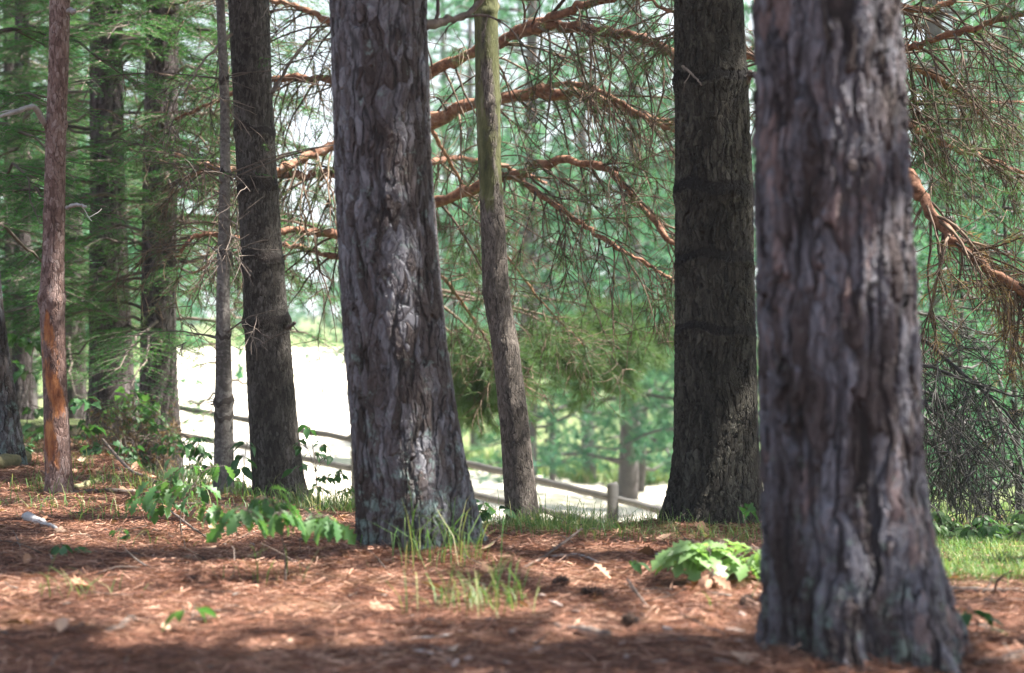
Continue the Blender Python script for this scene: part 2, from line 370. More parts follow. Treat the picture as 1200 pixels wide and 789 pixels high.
# ------------------------------------------------------------------ growing things
SUNLIT = []   # gaps in the canopy: (x, y, rx, ry) of sun flecks on the ground
def fleck(px, py, rpx, rpy):
    g = gpos(px, py); g2 = gpos(px, py-rpy); d = g[1]
    SUNLIT.append((g[0], g[1], rpx/F*d, max(abs(g2[1]-g[1]), .1)))
for f in [(80, 702, 150, 22), (330, 704, 150, 20), (480, 712, 70, 14), (700, 655, 110, 12), (850, 668, 90, 13),
          (300, 612, 140, 8), (120, 600, 110, 10), 
          (1150, 665, 90, 18), (430, 655, 60, 6), (760, 715, 60, 5)]:
    fleck(*f)
for f in [(180, 772, 110, 7), (430, 768, 60, 5), (640, 775, 70, 6), (800, 760, 50, 6), (1180, 745, 40, 8), (780, 725, 50, 6)]: fleck(*f)
SUNLIT.append((-2.1, 9.4, .35, .3))
for px, py, d, r_ in ((165, 485, 12.8, .3), (30, 400, 13.2, .3), (120, 500, 13.0, .3), (195, 512, 12.2, .25), (100, 500, 11.8, .25), (310, 592, 6.6, .18), (215, 560, 7.5, .22), (845, 645, 6.4, .4), (742, 660, 6.5, .2), (68, 450, 9.3, .12), (225, 530, 11.4, .3), (160, 250, 13, .5), (200, 120, 13, .5)):
    q = at(px, py, d); SUNLIT.append((q[0]-SUN[0]/SUN[2]*q[2], q[1]-SUN[1]/SUN[2]*q[2], r_, r_))
def sunkeep(P, margin=.10):
    """False for clumps that would close one of the gaps"""
    G = P[:, :2]-SUN[None, :2]*(P[:, 2:3]/SUN[2])
    k = np.ones(len(P), bool)
    for x, y, rx, ry in SUNLIT:
        k &= ((G[:, 0]-x)/(rx+margin))**2+((G[:, 1]-y)/(ry+margin))**2 > 1
    return k

def smooth_path(pts, n):
    P = np.asarray(pts, float)
    if len(P) == 2:
        t = np.linspace(0, 1, n)[:, None]; return P[0]*(1-t)+P[1]*t
    Q = np.concatenate([2*P[:1]-P[1:2], P, 2*P[-1:]-P[-2:-1]])
    s = np.linspace(0, len(P)-1-1e-6, n); i = s.astype(int); t = (s-i)[:, None]
    p0, p1, p2, p3 = Q[i], Q[i+1], Q[i+2], Q[i+3]
    return .5*(2*p1+(p2-p0)*t+(2*p0-5*p1+4*p2-p3)*t*t+(3*p1-p0-3*p2+p3)*t**3)

def unit(v): return v/(np.linalg.norm(v)+1e-12)
def curl(p0, d, L, n, droop, wig):
    """a drooping, wandering twig path"""
    d = unit(d); P = [np.array(p0, float)]; st = L/(n-1)
    for i in range(n-1):
        d = unit(d+np.array([0, 0, -droop])*st*2+R.normal(size=3)*wig)
        P.append(P[-1]+d*st)
    return np.array(P)

def limb(mb, tufts, pts, r0, r1, nsec=14, L2=.7, n3=7, L3=.28, droop=.5, side=None, t0=.15, wig=.12, mainseg=26, tuft_p=.38, sides=9, down=.3, tw=None):
    tw = tw or mb
    P = smooth_path(pts, mainseg); P[1:-1] += R.normal(size=(mainseg-2, 3))*r0*.22
    r = r0+(r1-r0)*np.linspace(0, 1, mainseg)**.8
    r = r*(1+R.normal(size=mainseg)*.13)
    mb.tube(P, r, sides, var=.5+R.normal()*.1)
    T = np.gradient(P, axis=0)
    for k in range(nsec):
        t = t0+(1-t0)*(k+R.random())/nsec
        i = min(int(t*(mainseg-1)), mainseg-2)
        per = np.cross(unit(T[i]), R.normal(size=3))
        d = unit(unit(T[i])*R.uniform(.3, .9)+unit(per)*R.uniform(.5, 1)+np.array([0, 0, -down]))
        l2 = L2*R.uniform(.5, 1.25)*(1-.45*t)
        n2 = 9
        S = curl(P[i], d, l2, n2, droop, wig)
        rr = min(r[i]*.45, .010)*R.uniform(.6, 1)
        tw.tube(S, np.linspace(rr, .0022, n2), 5, False)
        for j in range(n3):
            m = int(R.integers(2, n2)); tt = unit(S[min(m, n2-1)]-S[m-1])
            d3 = unit(tt*.7+R.normal(size=3)*.6+np.array([0, 0, -.15]))
            l3 = L3*R.uniform(.4, 1.3)
            Q = curl(S[m], d3, l3, 6, droop, wig*1.2)
            tw.tube(Q, np.linspace(.003, .0012, 6), 4, False)
            if R.random() < tuft_p: tufts.append((Q[-1], unit(Q[-1]-Q[-2])))
            if R.random() < tuft_p*.5: tufts.append((Q[3], unit(Q[4]-Q[3])))
        if R.random() < tuft_p: tufts.append((S[-1], unit(S[-1]-S[-2])))

def tuft_needles(mb, tufts, K=26, L=.11, W=.0028, spread=.75, back=.10):
    if not tufts: return
    P = np.array([t[0] for t in tufts]); D = np.array([t[1] for t in tufts])
    n = len(P)
    P = np.repeat(P, K, 0); D = np.repeat(D, K, 0)
    s = R.random((n*K, 1))*back
    dirs = D+R.normal(size=(n*K, 3))*spread
    mb.needles(P-D*s, dirs, L*R.uniform(.6, 1.15, n*K), W, np.repeat(R.random(n), K)*.6+R.random(n*K)*.4)

# trunks --------------------------------------------------------------------
def trunk_mesh(prof, d, H, base, nseg, dz, rings=(), mark=None, lobes=(5, .05), rtop=.03, seed=0, wob=.02, ringmark=.8, mat=None, parent=None):
    """prof: (photo row, left edge, right edge) down the trunk; continues above the frame to height H"""
    pr = np.array(sorted(prof, key=lambda t: -t[0]), float)       # from the foot upwards
    z = CZ-(pr[:, 0]-394.5)/F*d
    cxx = ((pr[:, 1]+pr[:, 2])/2-600)/F*d; rr = (pr[:, 2]-pr[:, 1])/2/F*d
    ztop = z[-1]; zz = np.concatenate([np.arange(base[2]-.25, ztop+.15, dz), np.arange(ztop+.15, H, .25)])
    c = np.interp(zz, z, cxx); r = np.interp(zz, z, rr)
    sl = (cxx[-1]-cxx[-2])/(z[-1]-z[-2]) if len(z) > 1 else 0
    up = zz > ztop
    c[up] = cxx[-1]+sl*.6*(zz[up]-ztop)
    r[up] = rr[-1]+(rtop-rr[-1])*(zz[up]-ztop)/(H-ztop)
    k = np.exp(-np.linspace(-2, 2, 2*int(.09/dz)+3)**2); k /= k.sum(); h = len(k)//2
    c = np.convolve(np.pad(c, h, mode='edge'), k, 'valid'); r = np.convolve(np.pad(r, h, mode='edge'), k, 'valid')
    th = np.arange(nseg)*2*np.pi/nseg
    ph = R.uniform(0, 6.28, 4)
    hgt = np.maximum(zz-base[2], 0)
    lob = 1+lobes[1]*np.exp(-hgt/.22)[:, None]*np.cos(lobes[0]*th[None]+ph[0])+wob*np.cos(2*th[None]+ph[1]+zz[:, None]*1.3)+wob*.7*np.cos(3*th[None]+ph[2]-zz[:, None]*2.1)+wob*.4*np.cos(5*th[None]+ph[3]+zz[:, None]*3.7)
    rad = r[:, None]*lob
    mk = np.zeros_like(rad); rm = ringmark
    for zr, amp, w in rings:                     # branch whorl scars
        zr_ = CZ-(zr-394.5)/F*d
        dd = (zz[:, None]-zr_-.012*np.cos(th[None]*2+zr)-.008*np.cos(th[None]*5+zr))/w
        rad = rad+amp*np.exp(-dd**2)*(1+.5*np.cos(th[None]*4+zr))
        mk = np.maximum(mk, rm*np.exp(-(dd-.3)**2))
    if mark is not None: mk = np.maximum(mk, mark(zz[:, None], th[None]))
    yb = base[1]
    v = np.stack([c[:, None]+rad*np.cos(th), yb+rad*np.sin(th)+0*c[:, None], zz[:, None]+0*rad], -1).reshape(-1, 3)
    n = len(zz)
    i = np.arange(n-1)[:, None]*nseg; j = np.arange(nseg)[None]; k2 = (j+1) % nseg
    q = np.stack([i+j, i+k2, i+nseg+k2, i+nseg+j], -1).reshape(-1, 4)
    b = MB(); b.add(v, None, q, .5)
    ob = b.build('trunk', mat, parent, True, extra={'mark': mk.ravel()})
    return ob, (zz, c, r)

def crown_over(parent, c0, zlo, zhi, rad, nlimb, seed, dens=1.0, mat='pine'):
    """high crown of whorled limbs; gaps let sun flecks through"""
    wood, fo = MB(), MB(); P, D = [], []
    for k in range(nlimb):
        t = (k+R.random())/nlimb
        z = zlo+(zhi-zlo)*t; az = k*2.4+R.uniform(-.4, .4)
        Lh = rad*(1-.75*t**1.5)*R.uniform(.75, 1.15)
        s = np.linspace(0, 1, 10)
        dirv = np.array([math.cos(az), math.sin(az), 0])
        pts = np.array([c0[0], c0[1], z])+dirv*(s*Lh)[:, None]+np.array([0, 0, 1.])*(.18*Lh*np.sin(s*2.2))[:, None]
        pts[1:] += R.normal(size=(9, 3))*.05
        wood.tube(pts, np.linspace(.04*(1-.6*t), .008, 10), 6, False)
        m = int(104*dens*Lh/rad)
        u = R.uniform(.2, 1, m)**.7
        q = np.stack([np.interp(u, s, pts[:, a]) for a in range(3)], 1)
        sp = .42*Lh/2.5
        q = q+R.normal(size=(m, 3))*np.array([sp, sp, .16])
        P.append(q); D.append(dirv*.5+R.normal(size=(m, 3))*.6)
    P = np.concatenate(P); D = np.concatenate(D)
    k = sunkeep(P, .24); P, D = P[k], D[k]
    tuft_needles(fo, list(zip(P, D/np.linalg.norm(D, axis=1, keepdims=True))), 34, .20, .013, .9, .18)
    wood.build('branch', M['twig'], parent)
    fo.build('crown', M[mat], parent)

def tree(name, label, prof, d, mat, nseg, dz, H=11, crown=None, group=None, **kw):
    pr = max(prof, key=lambda t: t[0])
    base = np.array([((pr[1]+pr[2])/2-600)/F*d, d, float(terr(((pr[1]+pr[2])/2-600)/F*d, d, False))])
    e = thing(name, label, 'tree', base, group)
    ob, ax = trunk_mesh(prof, d, H, base, nseg, dz, mat=M[mat], parent=e, **kw)
    if crown:
        zlo, zhi, rad, nl, dens = crown
        zz, c, r = ax
        crown_over(e, (float(np.interp((zlo+zhi)/2, zz, c)), d), zlo, zhi, rad, nl, 1, dens)
    return e, ax

def stub(parent, mat, *a, **k):
    b, tf = MB(), []
    limb(b, tf, *a, **k); b.build('branch', M[mat], parent)
    return tf
# ---- the two big plated pines
T1, ax1 = tree('pine_tree', 'largest and nearest pine, thick plated grey-pink trunk on the right', [(0, 884, 1052), (200, 884, 1062), (400, 888, 1073), (560, 894, 1084), (640, 896, 1098), (700, 897, 1116), (770, 893, 1140), (800, 888, 1152)],
     4.6, 'bark_near', 260, .0055, 12, (4.6, 11, 2.8, 34, 1.0), lobes=(6, .09), wob=.02)
T2, ax2 = tree('pine_tree', 'broad grey pine with lichen round its foot, left of the slim peeling trunk', [(0, 387, 500), (200, 392, 508), (400, 402, 525), (500, 410, 538), (580, 416, 553), (630, 419, 566), (660, 417, 574)],
     6.8, 'bark_mid', 230, .007, 12.5, (4.8, 11.5, 3.0, 34, 1.0), lobes=(5, .12), wob=.024)
b, tf = MB(), []
limb(b, tf, [at(497, 32, 6.8), at(520, 24, 6.9), at(548, 16, 7.0), at(590, -25, 7.1)], .021, .008, 3, .35, 3, .15, sides=10, mainseg=16)
b.build('branch', M['stick'], T2)
T16, _ = tree('pine_tree', 'unseen pine added past the right edge to shade the ground, beyond the nearest pine', [(0, 1830, 1930), (640, 1825, 1940)], 7.0, 'bark_mid', 50, .03, 12, (4.2, 11.5, 3.2, 36, 1.0))  # added out of view so its crown shades the needle floor
T17, _ = tree('pine_tree', 'unseen pine added past the right edge to shade the ground, at the near end of the lawn', [(0, 2250, 2400), (640, 2240, 2410)], 5.0, 'bark_mid', 50, .03, 12, (4.2, 11.5, 3.2, 36, 1.0))  # second unseen pine, added for the shade it casts
# ---- dark straight trunk
T3, ax3 = tree('pine_tree', 'straight dark furrowed trunk with flared foot on the grassy crest', [(0, 790, 870), (120, 791, 876), (220, 792, 880), (400, 793, 885), (520, 792, 889), (570, 786, 893), (600, 779, 899), (625, 768, 906), (640, 762, 912)],
     8.3, 'bark_dark', 190, .008, 13, (5.2, 12, 2.8, 32, 1.0), lobes=(5, .08), rings=((95, .010, .035), (225, .013, .045), (305, .010, .035), (388, .008, .03)))
stub(T3, 'twig', [at(800, 78, 8.15), at(812, 88, 8.0), at(822, 100, 7.9)], .006, .003, 1, .12, 1, .06)
stub(T3, 'twig', [at(872, 96, 8.25), at(882, 88, 8.2), at(893, 90, 8.2)], .016, .009, 0)
# ---- slim peeling snag
def slim_mark(z, th):
    return np.clip((z-1.0)/.5, 0, 1)*(.58+.12*np.cos(th*3+z*4)+.08*np.sin(z*9))
T4, ax4 = tree('pine_tree', 'slim trunk with peeling green-tan upper bark, kinked in the middle', [(0, 555, 583), (100, 557, 586), (200, 561, 588), (270, 564, 592), (345, 566, 597), (375, 571, 602), (400, 576, 607), (500, 586, 620), (570, 590, 627), (612, 593, 633), (630, 592, 636)],
     9.0, 'bark_slim', 110, .008, 8, (5, 8, 1.4, 12, .8), lobes=(4, .05), mark=slim_mark, ringmark=0, rings=((12, .008, .02), (120, .004, .02), (165, .003, .015), (232, .004, .02), (345, .003, .02), (405, .003, .02), (475, .003, .015)))
# ---- brown ringed trunk
T5, ax5 = tree('pine_tree', 'brown trunk with dark branch rings leaning left beside the thin grey stem', [(0, 268, 315), (100, 273, 318), (200, 277, 324), (300, 282, 331), (380, 286, 339), (500, 292, 350), (560, 295, 357), (592, 296, 366), (605, 294, 370)],
     10.3, 'bark_brown', 130, .008, 12, (5.5, 11.5, 2.7, 28, 1.0), lobes=(5, .06), rings=((155, .008, .025), (222, .010, .045), (305, .011, .04), (378, .015, .035)))
stub(T5, 'twig', [at(336, 385, 10.2), at(346, 378, 10.1)], .012, .007, 2, .08, 1, .05)
stub(T5, 'twig', [at(272, 40, 10.2), at(240, 70, 10.0), at(215, 110, 9.9)], .010, .004, 5, .5, 5, .2)
stub(T5, 'twig', [at(318, 110, 10.2), at(350, 60, 10.3), at(385, 20, 10.4)], .010, .004, 5, .5, 5, .2)
# ---- thin grey stem
T6, ax6 = tree('young_spruce', 'thin grey ringed stem with short whorl stubs, left of the brown leaning trunk', [(0, 253, 263), (120, 258, 269), (200, 258, 270), (350, 254, 269), (465, 252, 272), (575, 250, 274), (590, 249, 276)],
     10.1, 'bark_grey', 70, .009, 6.5, None, lobes=(4, .04), rings=((95, .004, .02), (205, .005, .02), (300, .004, .018), (395, .003, .015), (472, .008, .025), (490, .004, .02)))
tf = []
for py, n in ((95, 4), (205, 5), (215, 3), (300, 4), (395, 3), (472, 6)):
    for k in range(n):
        cxp = np.interp(py, [0, 200, 350, 575], [258, 264, 262, 262]); az = R.uniform(0, 6.28)
        p = at(cxp, py+R.uniform(-4, 4), 10.1); dd = np.array([math.cos(az), math.sin(az)*.6, R.uniform(-.1, .5)])
        L_ = R.uniform(.04, .14) if py > 440 else R.uniform(.15, .9)
        tf += stub(T6, 'twig', [p, p+dd*L_*.5, p+dd*L_+np.array([0, 0, -.1*L_])], .006, .0022, int(L_*7), .3, 3, .15, mainseg=10, sides=5)
b = MB(); tuft_needles(b, [t for t in tf if t[0][2] > 1.6], 30, .03, .003, .8, .15); b.build('crown', M['spruce'], T6)
# ---- red flaking stem
def red_mark(z, th):
    g = lambda z0, w: np.exp(-((z-z0)/w)**2)
    zz_ = lambda py: CZ-(py-394.5)/F*9.3
    env = np.clip((zz_(335)-z+.05*np.sin(th*3)+.03*np.sin(th*7+1))/.22, 0, 1)*np.clip((z-zz_(572))/.08, 0, 1)
    ang = np.exp(-((np.mod(th+1.75+.5*np.sin(z*9)+math.pi, 2*math.pi)-math.pi)/1.15)**2)
    return env*(.5*ang+.2*np.sin(z*21+th*2)*ang+.12)
T7, ax7 = tree('pine_tree', 'slender reddish stem with orange flaking bark near the left edge', [(0, 58, 82), (80, 57, 80), (150, 54, 77), (300, 50, 75), (350, 46, 75), (450, 51, 78), (560, 53, 85), (590, 50, 90), (605, 48, 92)],
     9.3, 'bark_red', 90, .008, 9, (4.6, 9, 1.8, 16, .9), lobes=(4, .08), mark=red_mark, ringmark=0, rings=((150, .006, .02), (248, .004, .02), (350, .007, .03)))
stub(T7, 'pale_stick', [at(56, 148, 9.3), at(40, 126, 9.2), at(20, 130, 9.1), at(-25, 145, 9.0)], .016, .010, 2, .3, 2, .15, mainseg=14)
stub(T7, 'pale_stick', [at(76, 244, 9.3), at(90, 240, 9.2), at(101, 243, 9.15)], .010, .006, 1, .15, 1, .1)
stub(T7, 'pale_stick', [at(78, 12, 9.3), at(88, 14, 9.2)], .012, .010, 0)

# ---- darker trunks behind on the left, with hemlock-like greenery
def spruce_foliage(wood, fo, c, zlo, zhi, rad, nb, az_rng=(0, 6.28), dens=1.0, nl=.020, nw=.0040):
    """flat drooping sprays of short needles"""
    B, D, VV = [], [], []
    for k in range(nb):
        z = zlo+(zhi-zlo)*(k+R.random())/nb
        az = R.uniform(*az_rng); Lb = rad*R.uniform(.55, 1.1)
        s = np.linspace(0, 1, 12)
        dv = np.array([math.cos(az), math.sin(az), 0]); sv = np.array([-math.sin(az), math.cos(az), 0])
        pts = np.array([c[0], c[1], z])+dv*(s*Lb)[:, None]+np.array([0, 0, 1.])*((.12*s-.38*s**2)*Lb+.05*np.sin(s*5+k))[:, None]
        pts[1:] += R.normal(size=(11, 3))*.02
        wood.tube(pts, np.linspace(.016, .003, 12), 5, False)
        nsb = int(15*dens*Lb)+5
        for j in range(nsb):
            u = R.uniform(.18, 1); p = np.array([np.interp(u, s, pts[:, a]) for a in range(3)])
            side = R.choice([-1, 1]); Ls = (.42*(1-.7*u)+.10)*R.uniform(.6, 1.2)*min(rad, 1.6)/1.2
            d2 = unit(dv*.75+sv*side*.8+np.array([0, 0, R.uniform(-.35, .1)]))
            n2 = max(3, int(Ls/.05))
            ss = np.linspace(.1, 1, n2)
            sp = p+d2*(ss*Ls)[:, None]+np.array([0, 0, -.22])*(ss**2*Ls)[:, None]
            wood.tube(np.array([p, sp[n2//2], sp[-1]]), [.004, .0025, .0012], 3, False)
            for m in range(n2):
                for sd in (-1, 1):
                    lt = .11*(1-.5*ss[m])*R.uniform(.5, 1.2)
                    d3 = unit(d2*.8+(sv*d2[0]*0+np.cross(d2, [0, 0, 1.]))*sd*.8+R.normal(size=3)*.15)
                    kn = max(3, int(lt/.011))
                    w = np.linspace(0, 1, kn)
                    bp = sp[m]+d3*(w*lt)[:, None]+np.array([0, 0, -.12])*(w**2*lt)[:, None]
                    for s4 in (-1, 1):
                        n_ = np.cross(d3, [0, 0, 1.])*s4
                        B.append(bp); D.append(d3*.6+n_*.8+R.normal(size=(kn, 3))*.25)
                        VV.append(np.full(kn, (k*.37+j*.11) % 1*.6)+R.random(kn)*.4)
    if B:
        B = np.concatenate(B); D = np.concatenate(D); VV = np.concatenate(VV)
        kk = sunkeep(B, .03) | (B[:, 2] < 3)
        B, D, VV = B[kk], D[kk], VV[kk]
        fo.needles(B, D, nl*R.uniform(.7, 1.2, len(B)), nw, VV)

def spruce_tree(name, label, prof, d, nseg, dz, H, zlo, zhi, rad, nb, dens=1., mat='bark_shade', topcrown=True, az=(0, 6.28)):
    e, ax = tree(name, label, prof, d, mat, nseg, dz, H, (max(zhi, 4.5), H, rad*1.3, 16, .9) if topcrown else None)
    wood, fo = MB(), MB()
    zz, c, r = ax
    spruce_foliage(wood, fo, (float(np.interp((zlo+zhi)/2, zz, c)), d), zlo, zhi, rad, nb, az, dens)
    wood.build('branch', M['twig'], e); fo.build('foliage', M['spruce'], e)
    return e
spruce_tree('spruce_tree', 'dark ridged trunk among green sprays, right one of the shaded pair behind the red stem',
    [(0, 172, 210), (200, 168, 208), (350, 166, 205), (450, 164, 207), (515, 160, 213), (530, 157, 216)], 14, 80, .015, 12, .7, 4.2, 1.6, 62)
spruce_tree('spruce_tree', 'dark ridged trunk behind leafy saplings, left one of the shaded pair behind the red stem',
    [(0, 106, 142), (200, 106, 146), (350, 104, 152), (450, 104, 157), (500, 101, 160), (520, 98, 163)], 15, 80, .015, 12, 1.0, 4.4, 1.7, 64)
spruce_tree('spruce_tree', 'leaning plated trunk cut off by the left edge of the picture, beside the log',
    [(340, -40, 2), (400, -32, 9), (450, -28, 16), (500, -24, 24), (545, -24, 31), (560, -24, 34)], 11, 90, .012, 10, 1.3, 3.8, 1.5, 26, 1., 'bark_mid')
spruce_tree('spruce_tree', 'thin dark trunk in the shade between the left edge and the red stem',
    [(0, 18, 34), (300, 16, 36), (430, 14, 38), (525, 12, 40)], 16.5, 40, .02, 10, .9, 4.4, 1.5, 34)
spruce_tree('spruce_tree', 'very thin dim stem far left, almost lost in green sprays',
    [(0, 4, 14), (300, 6, 18), (480, 6, 20)], 18, 30, .03, 9, .9, 4.8, 1.7, 34, topcrown=False)
spruce_tree('spruce_tree', 'leafy green spruce filling the gap behind the dark pair, trunk hidden',
    [(0, 60, 80), (300, 76, 98), (490, 74, 102)], 19, 30, .03, 10, .5, 5.2, 2.0, 46, topcrown=False)

spruce_tree('spruce_tree', 'young spruce with loose green sprays behind the thin grey stem, screening the field',
    [(0, 258, 264), (300, 256, 265), (500, 254, 268)], 17, 20, .04, 5.5, -.1, 4.4, .62, 30, .8, topcrown=False)
# ---- orange-limbed pine whose trunk hides behind the broad grey pine
T13, ax13 = tree('red_pine', 'pine with long arching orange limbs, its trunk hidden behind the broad grey pine', [(0, 425, 470), (300, 433, 487), (600, 440, 505), (640, 438, 510)],
    12.2, 'bark_mid', 60, .02, 13, (5.2, 12.5, 3.0, 30, 1.0))
def limb_part(parent, pts, r0, r1, label=None, foliage=None, wood='limb', **kw):
    b, tf, tw = MB(), [], MB()
    kw['nsec'] = int(kw['nsec']*1.5); kw.setdefault('mainseg', 40)
    r0, r1 = r0*.88, r1*.88
    limb(b, tf, pts, r0, r1, tw=tw, **kw)
    o = b.build('branch', M[wood], parent, True)
    tw.build('twig_spray', M['brown_twig'], o, origin=np.array(parent.location)).location = (0, 0, 0)
    if label: o['label'] = label
    if foliage:
        K, Ln, W, mat = foliage
        f = MB(); tuft_needles(f, tf, K, Ln, W)
        f.build('needles', M[mat], o, origin=np.array(parent.location))
    return o
FN = (16, .075, .003, 'pine')
D = 12.0
pp = lambda lst, dd=D: [at(a, b_, dd+(c if len_ == 3 else 0)) for len_, (a, b_, c) in [(len(t), (t+(0,))[:3]) for t in lst]]
limb_part(T13, pp([(450, 125), (500, 85, -.3), (560, 60, -.6), (618, 33, -.9), (680, 8, -1.2), (760, -15, -1.4)]), .050, .022, foliage=FN, nsec=18, L2=.9)
limb_part(T13, pp([(600, 40, -.8), (640, 32, -1.0), (690, 34, -1.1), (735, 42, -1.2), (775, 56, -1.3), (830, 95, -1.4)]), .043, .026, foliage=FN, nsec=20, L2=1.0, t0=.05)
limb_part(T13, pp([(450, 175), (505, 145, -.2), (570, 118, -.4), (640, 108, -.5), (700, 116, -.6), (750, 135, -.7), (800, 150, -.8)]), .058, .024, foliage=FN, nsec=24, L2=1.0, t0=.1)
limb_part(T13, pp([(620, 112, -.4), (660, 98, -.6), (705, 108, -.8), (760, 140, -.9), (810, 160, -1.0)]), .022, .014, foliage=FN, nsec=14, L2=.9, t0=.1)
limb_part(T13, pp([(455, 265), (512, 238, -.2), (560, 218, -.3), (600, 205, -.5), (660, 188, -.7), (715, 202, -.9), (750, 240, -1.0), (790, 292, -1.1), (815, 330, -1.1)]), .050, .014, foliage=FN, nsec=26, L2=.9, t0=.1)
limb_part(T13, pp([(605, 208, -.4), (650, 240, -.7), (700, 275, -.9), (750, 305, -1.0), (800, 335, -1.1)]), .026, .010, foliage=FN, nsec=20, L2=.8, t0=.1)
limb_part(T13, pp([(455, 200), (505, 190, .3), (540, 186, .5), (590, 195, .8), (640, 215, 1.0)]), .030, .014, foliage=FN, nsec=14, L2=.8)
limb_part(T13, pp([(460, 300), (512, 320, .4), (545, 360, .8), (570, 400, 1.0), (590, 440, 1.1)]), .020, .006, foliage=FN, nsec=18, L2=.7, t0=.05)
limb_part(T13, pp([(505, 150, -.2), (530, 195, .2), (580, 280, .5), (640, 360, .7), (690, 410, .8)]), .016, .005, foliage=(30, .10, .0035, 'pine'), nsec=26, L2=.7, t0=.2)
# low dark bough hanging in the middle
BN = (60, .10, .0042, 'pine')
for pts in ([(460, 320, 1.6), (520, 360, 1.8), (560, 395, 1.9), (590, 425, 2.0)], [(470, 340, 2.2), (600, 360, 2.6), (680, 385, 2.8), (730, 415, 2.9)], [(470, 350, 1.9), (540, 400, 2.1), (545, 430, 2.2), (555, 455, 2.2)],
            [(480, 330, 2.6), (620, 370, 2.9), (660, 400, 3.0), (690, 430, 3.0)], [(480, 340, 3.0), (640, 350, 3.3), (720, 370, 3.4), (770, 400, 3.5)]):
    limb_part(T13, pp(pts), .016, .005, wood='brown_twig', foliage=BN, nsec=14, L2=.5, n3=8, L3=.2, t0=.4, tuft_p=.95)
# left-hand limbs
limb_part(T13, pp([(450, 160), (392, 168, -.2), (350, 190, -.3), (310, 202, -.4), (250, 195, -.6), (205, 182, -.8)]), .046, .016, foliage=FN, nsec=20, L2=.8)
limb_part(T13, pp([(450, 205), (390, 204, .2), (330, 205, .3), (270, 198, .4), (215, 205, .5)]), .044, .016, foliage=FN, nsec=20, L2=.8)
limb_part(T13, pp([(450, 270), (390, 274, -.2), (335, 270, -.4), (285, 280, -.6), (235, 275, -.8), (205, 300, -.9)]), .036, .012, foliage=FN, nsec=18, L2=.8)
limb_part(T13, pp([(450, 310), (390, 300, .2), (332, 288, .4), (280, 295, .6), (225, 320, .7)]), .030, .008, foliage=FN, nsec=16, L2=.7)
limb_part(T13, pp([(450, 105), (390, 95, .2), (330, 92, .4), (260, 115, .6), (205, 140, .8)]), .040, .012, foliage=FN, nsec=22, L2=.8)
limb_part(T13, pp([(450, 40), (390, 25, .2), (340, 5, .4), (270, -10, .6)]), .036, .012, foliage=FN, nsec=18, L2=.9)

# ---- orange-limbed pine hidden behind the nearest trunk
T14, ax14 = tree('red_pine', 'pine with drooping orange limbs, its trunk hidden behind the nearest big pine', [(0, 935, 990), (300, 938, 998), (610, 940, 1010), (640, 938, 1014)],
    9.6, 'bark_mid', 60, .02, 12, (4.6, 11.5, 3.0, 30, 1.0))
limb_part(T14, pp([(965, 180), (1020, 188, -.2), (1065, 208, -.4), (1090, 250, -.5), (1130, 292, -.6), (1170, 325, -.7), (1215, 352, -.8)], 9.6), .045, .022, foliage=(16, .07, .003, 'brown'), nsec=26, L2=.75, t0=.45, n3=8)
limb_part(T14, pp([(965, 110), (1030, 125, .2), (1062, 145, .3), (1100, 165, .4), (1150, 185, .5), (1215, 210, .6)], 9.6), .036, .012, foliage=FN, nsec=22, L2=.8)
limb_part(T14, pp([(965, 50), (1030, 60, .2), (1068, 78, .3), (1100, 92, .4), (1135, 118, .5), (1165, 150, .6)], 9.6), .034, .012, foliage=FN, nsec=18, L2=.8)
limb_part(T14, pp([(965, 70), (1040, 62, -.5), (1090, 48, -.8), (1150, 30, -1), (1215, 12, -1.2)], 9.6), .026, .012, foliage=FN, nsec=18, L2=.8)
limb_part(T14, pp([(965, 120), (1050, 117, .6), (1110, 122, .9), (1200, 120, 1.2)], 9.6), .016, .007, foliage=FN, nsec=18, L2=.8)
limb_part(T14, pp([(965, 20), (1030, 5, 0), (1090, 12, 0), (1150, -20, 0)], 9.6), .03, .014, foliage=FN, nsec=18, L2=.8)
limb_part(T14, pp([(965, 90), (910, 80, .2), (870, 60, .4), (800, 20, .6), (740, -10, .8)], 9.6), .03, .010, foliage=FN, nsec=16, L2=.8)

# ---- dead spruce with a mesh of grey twigs
T15, ax15 = tree('dead_spruce', 'dead spruce with a drooping mesh of bare grey twigs above the lit lawn', [(0, 1020, 1045), (300, 1016, 1050), (640, 1010, 1056), (670, 1008, 1060)],
    9.2, 'bark_shade', 40, .03, 8)
for pts in ([(1035, 380), (1085, 400), (1130, 440, -.3), (1175, 480, -.5), (1215, 530, -.6)], [(1035, 440), (1090, 462, .2), (1140, 505, .3), (1190, 560, .3), (1215, 600, .3)],
            [(1035, 420), (1090, 430, -.4), (1140, 450, -.6), (1210, 470, -.8)], [(1035, 470), (1085, 490, .3), (1120, 530, .5), (1150, 575, .5), (1175, 610, .6)],
            [(1035, 360), (1090, 370, .6), (1150, 390, .9), (1210, 400, 1.2)], [(1035, 500), (1090, 520, .0), (1130, 560, .2), (1160, 620, .3)],
            [(1035, 450), (1080, 470, -.3), (1110, 500, -.5), (1140, 540, -.6)], [(1140, 440, .5), (1180, 500, .5), (1205, 570, .5), (1225, 620, .5)]):
    tf = []; b = MB(); limb(b, tf, pp(pts, 9.2), .012, .004, nsec=17, L2=.5, n3=8, L3=.24, droop=.9, t0=.1, down=.45, sides=6)
    o = b.build('branch', M['dead_twig'], T15)
    f = MB(); tuft_needles(f, tf, 8, .04, .004, .9, .12); f.build('needles', M['grey_needles'], o, origin=np.array(T15.location))
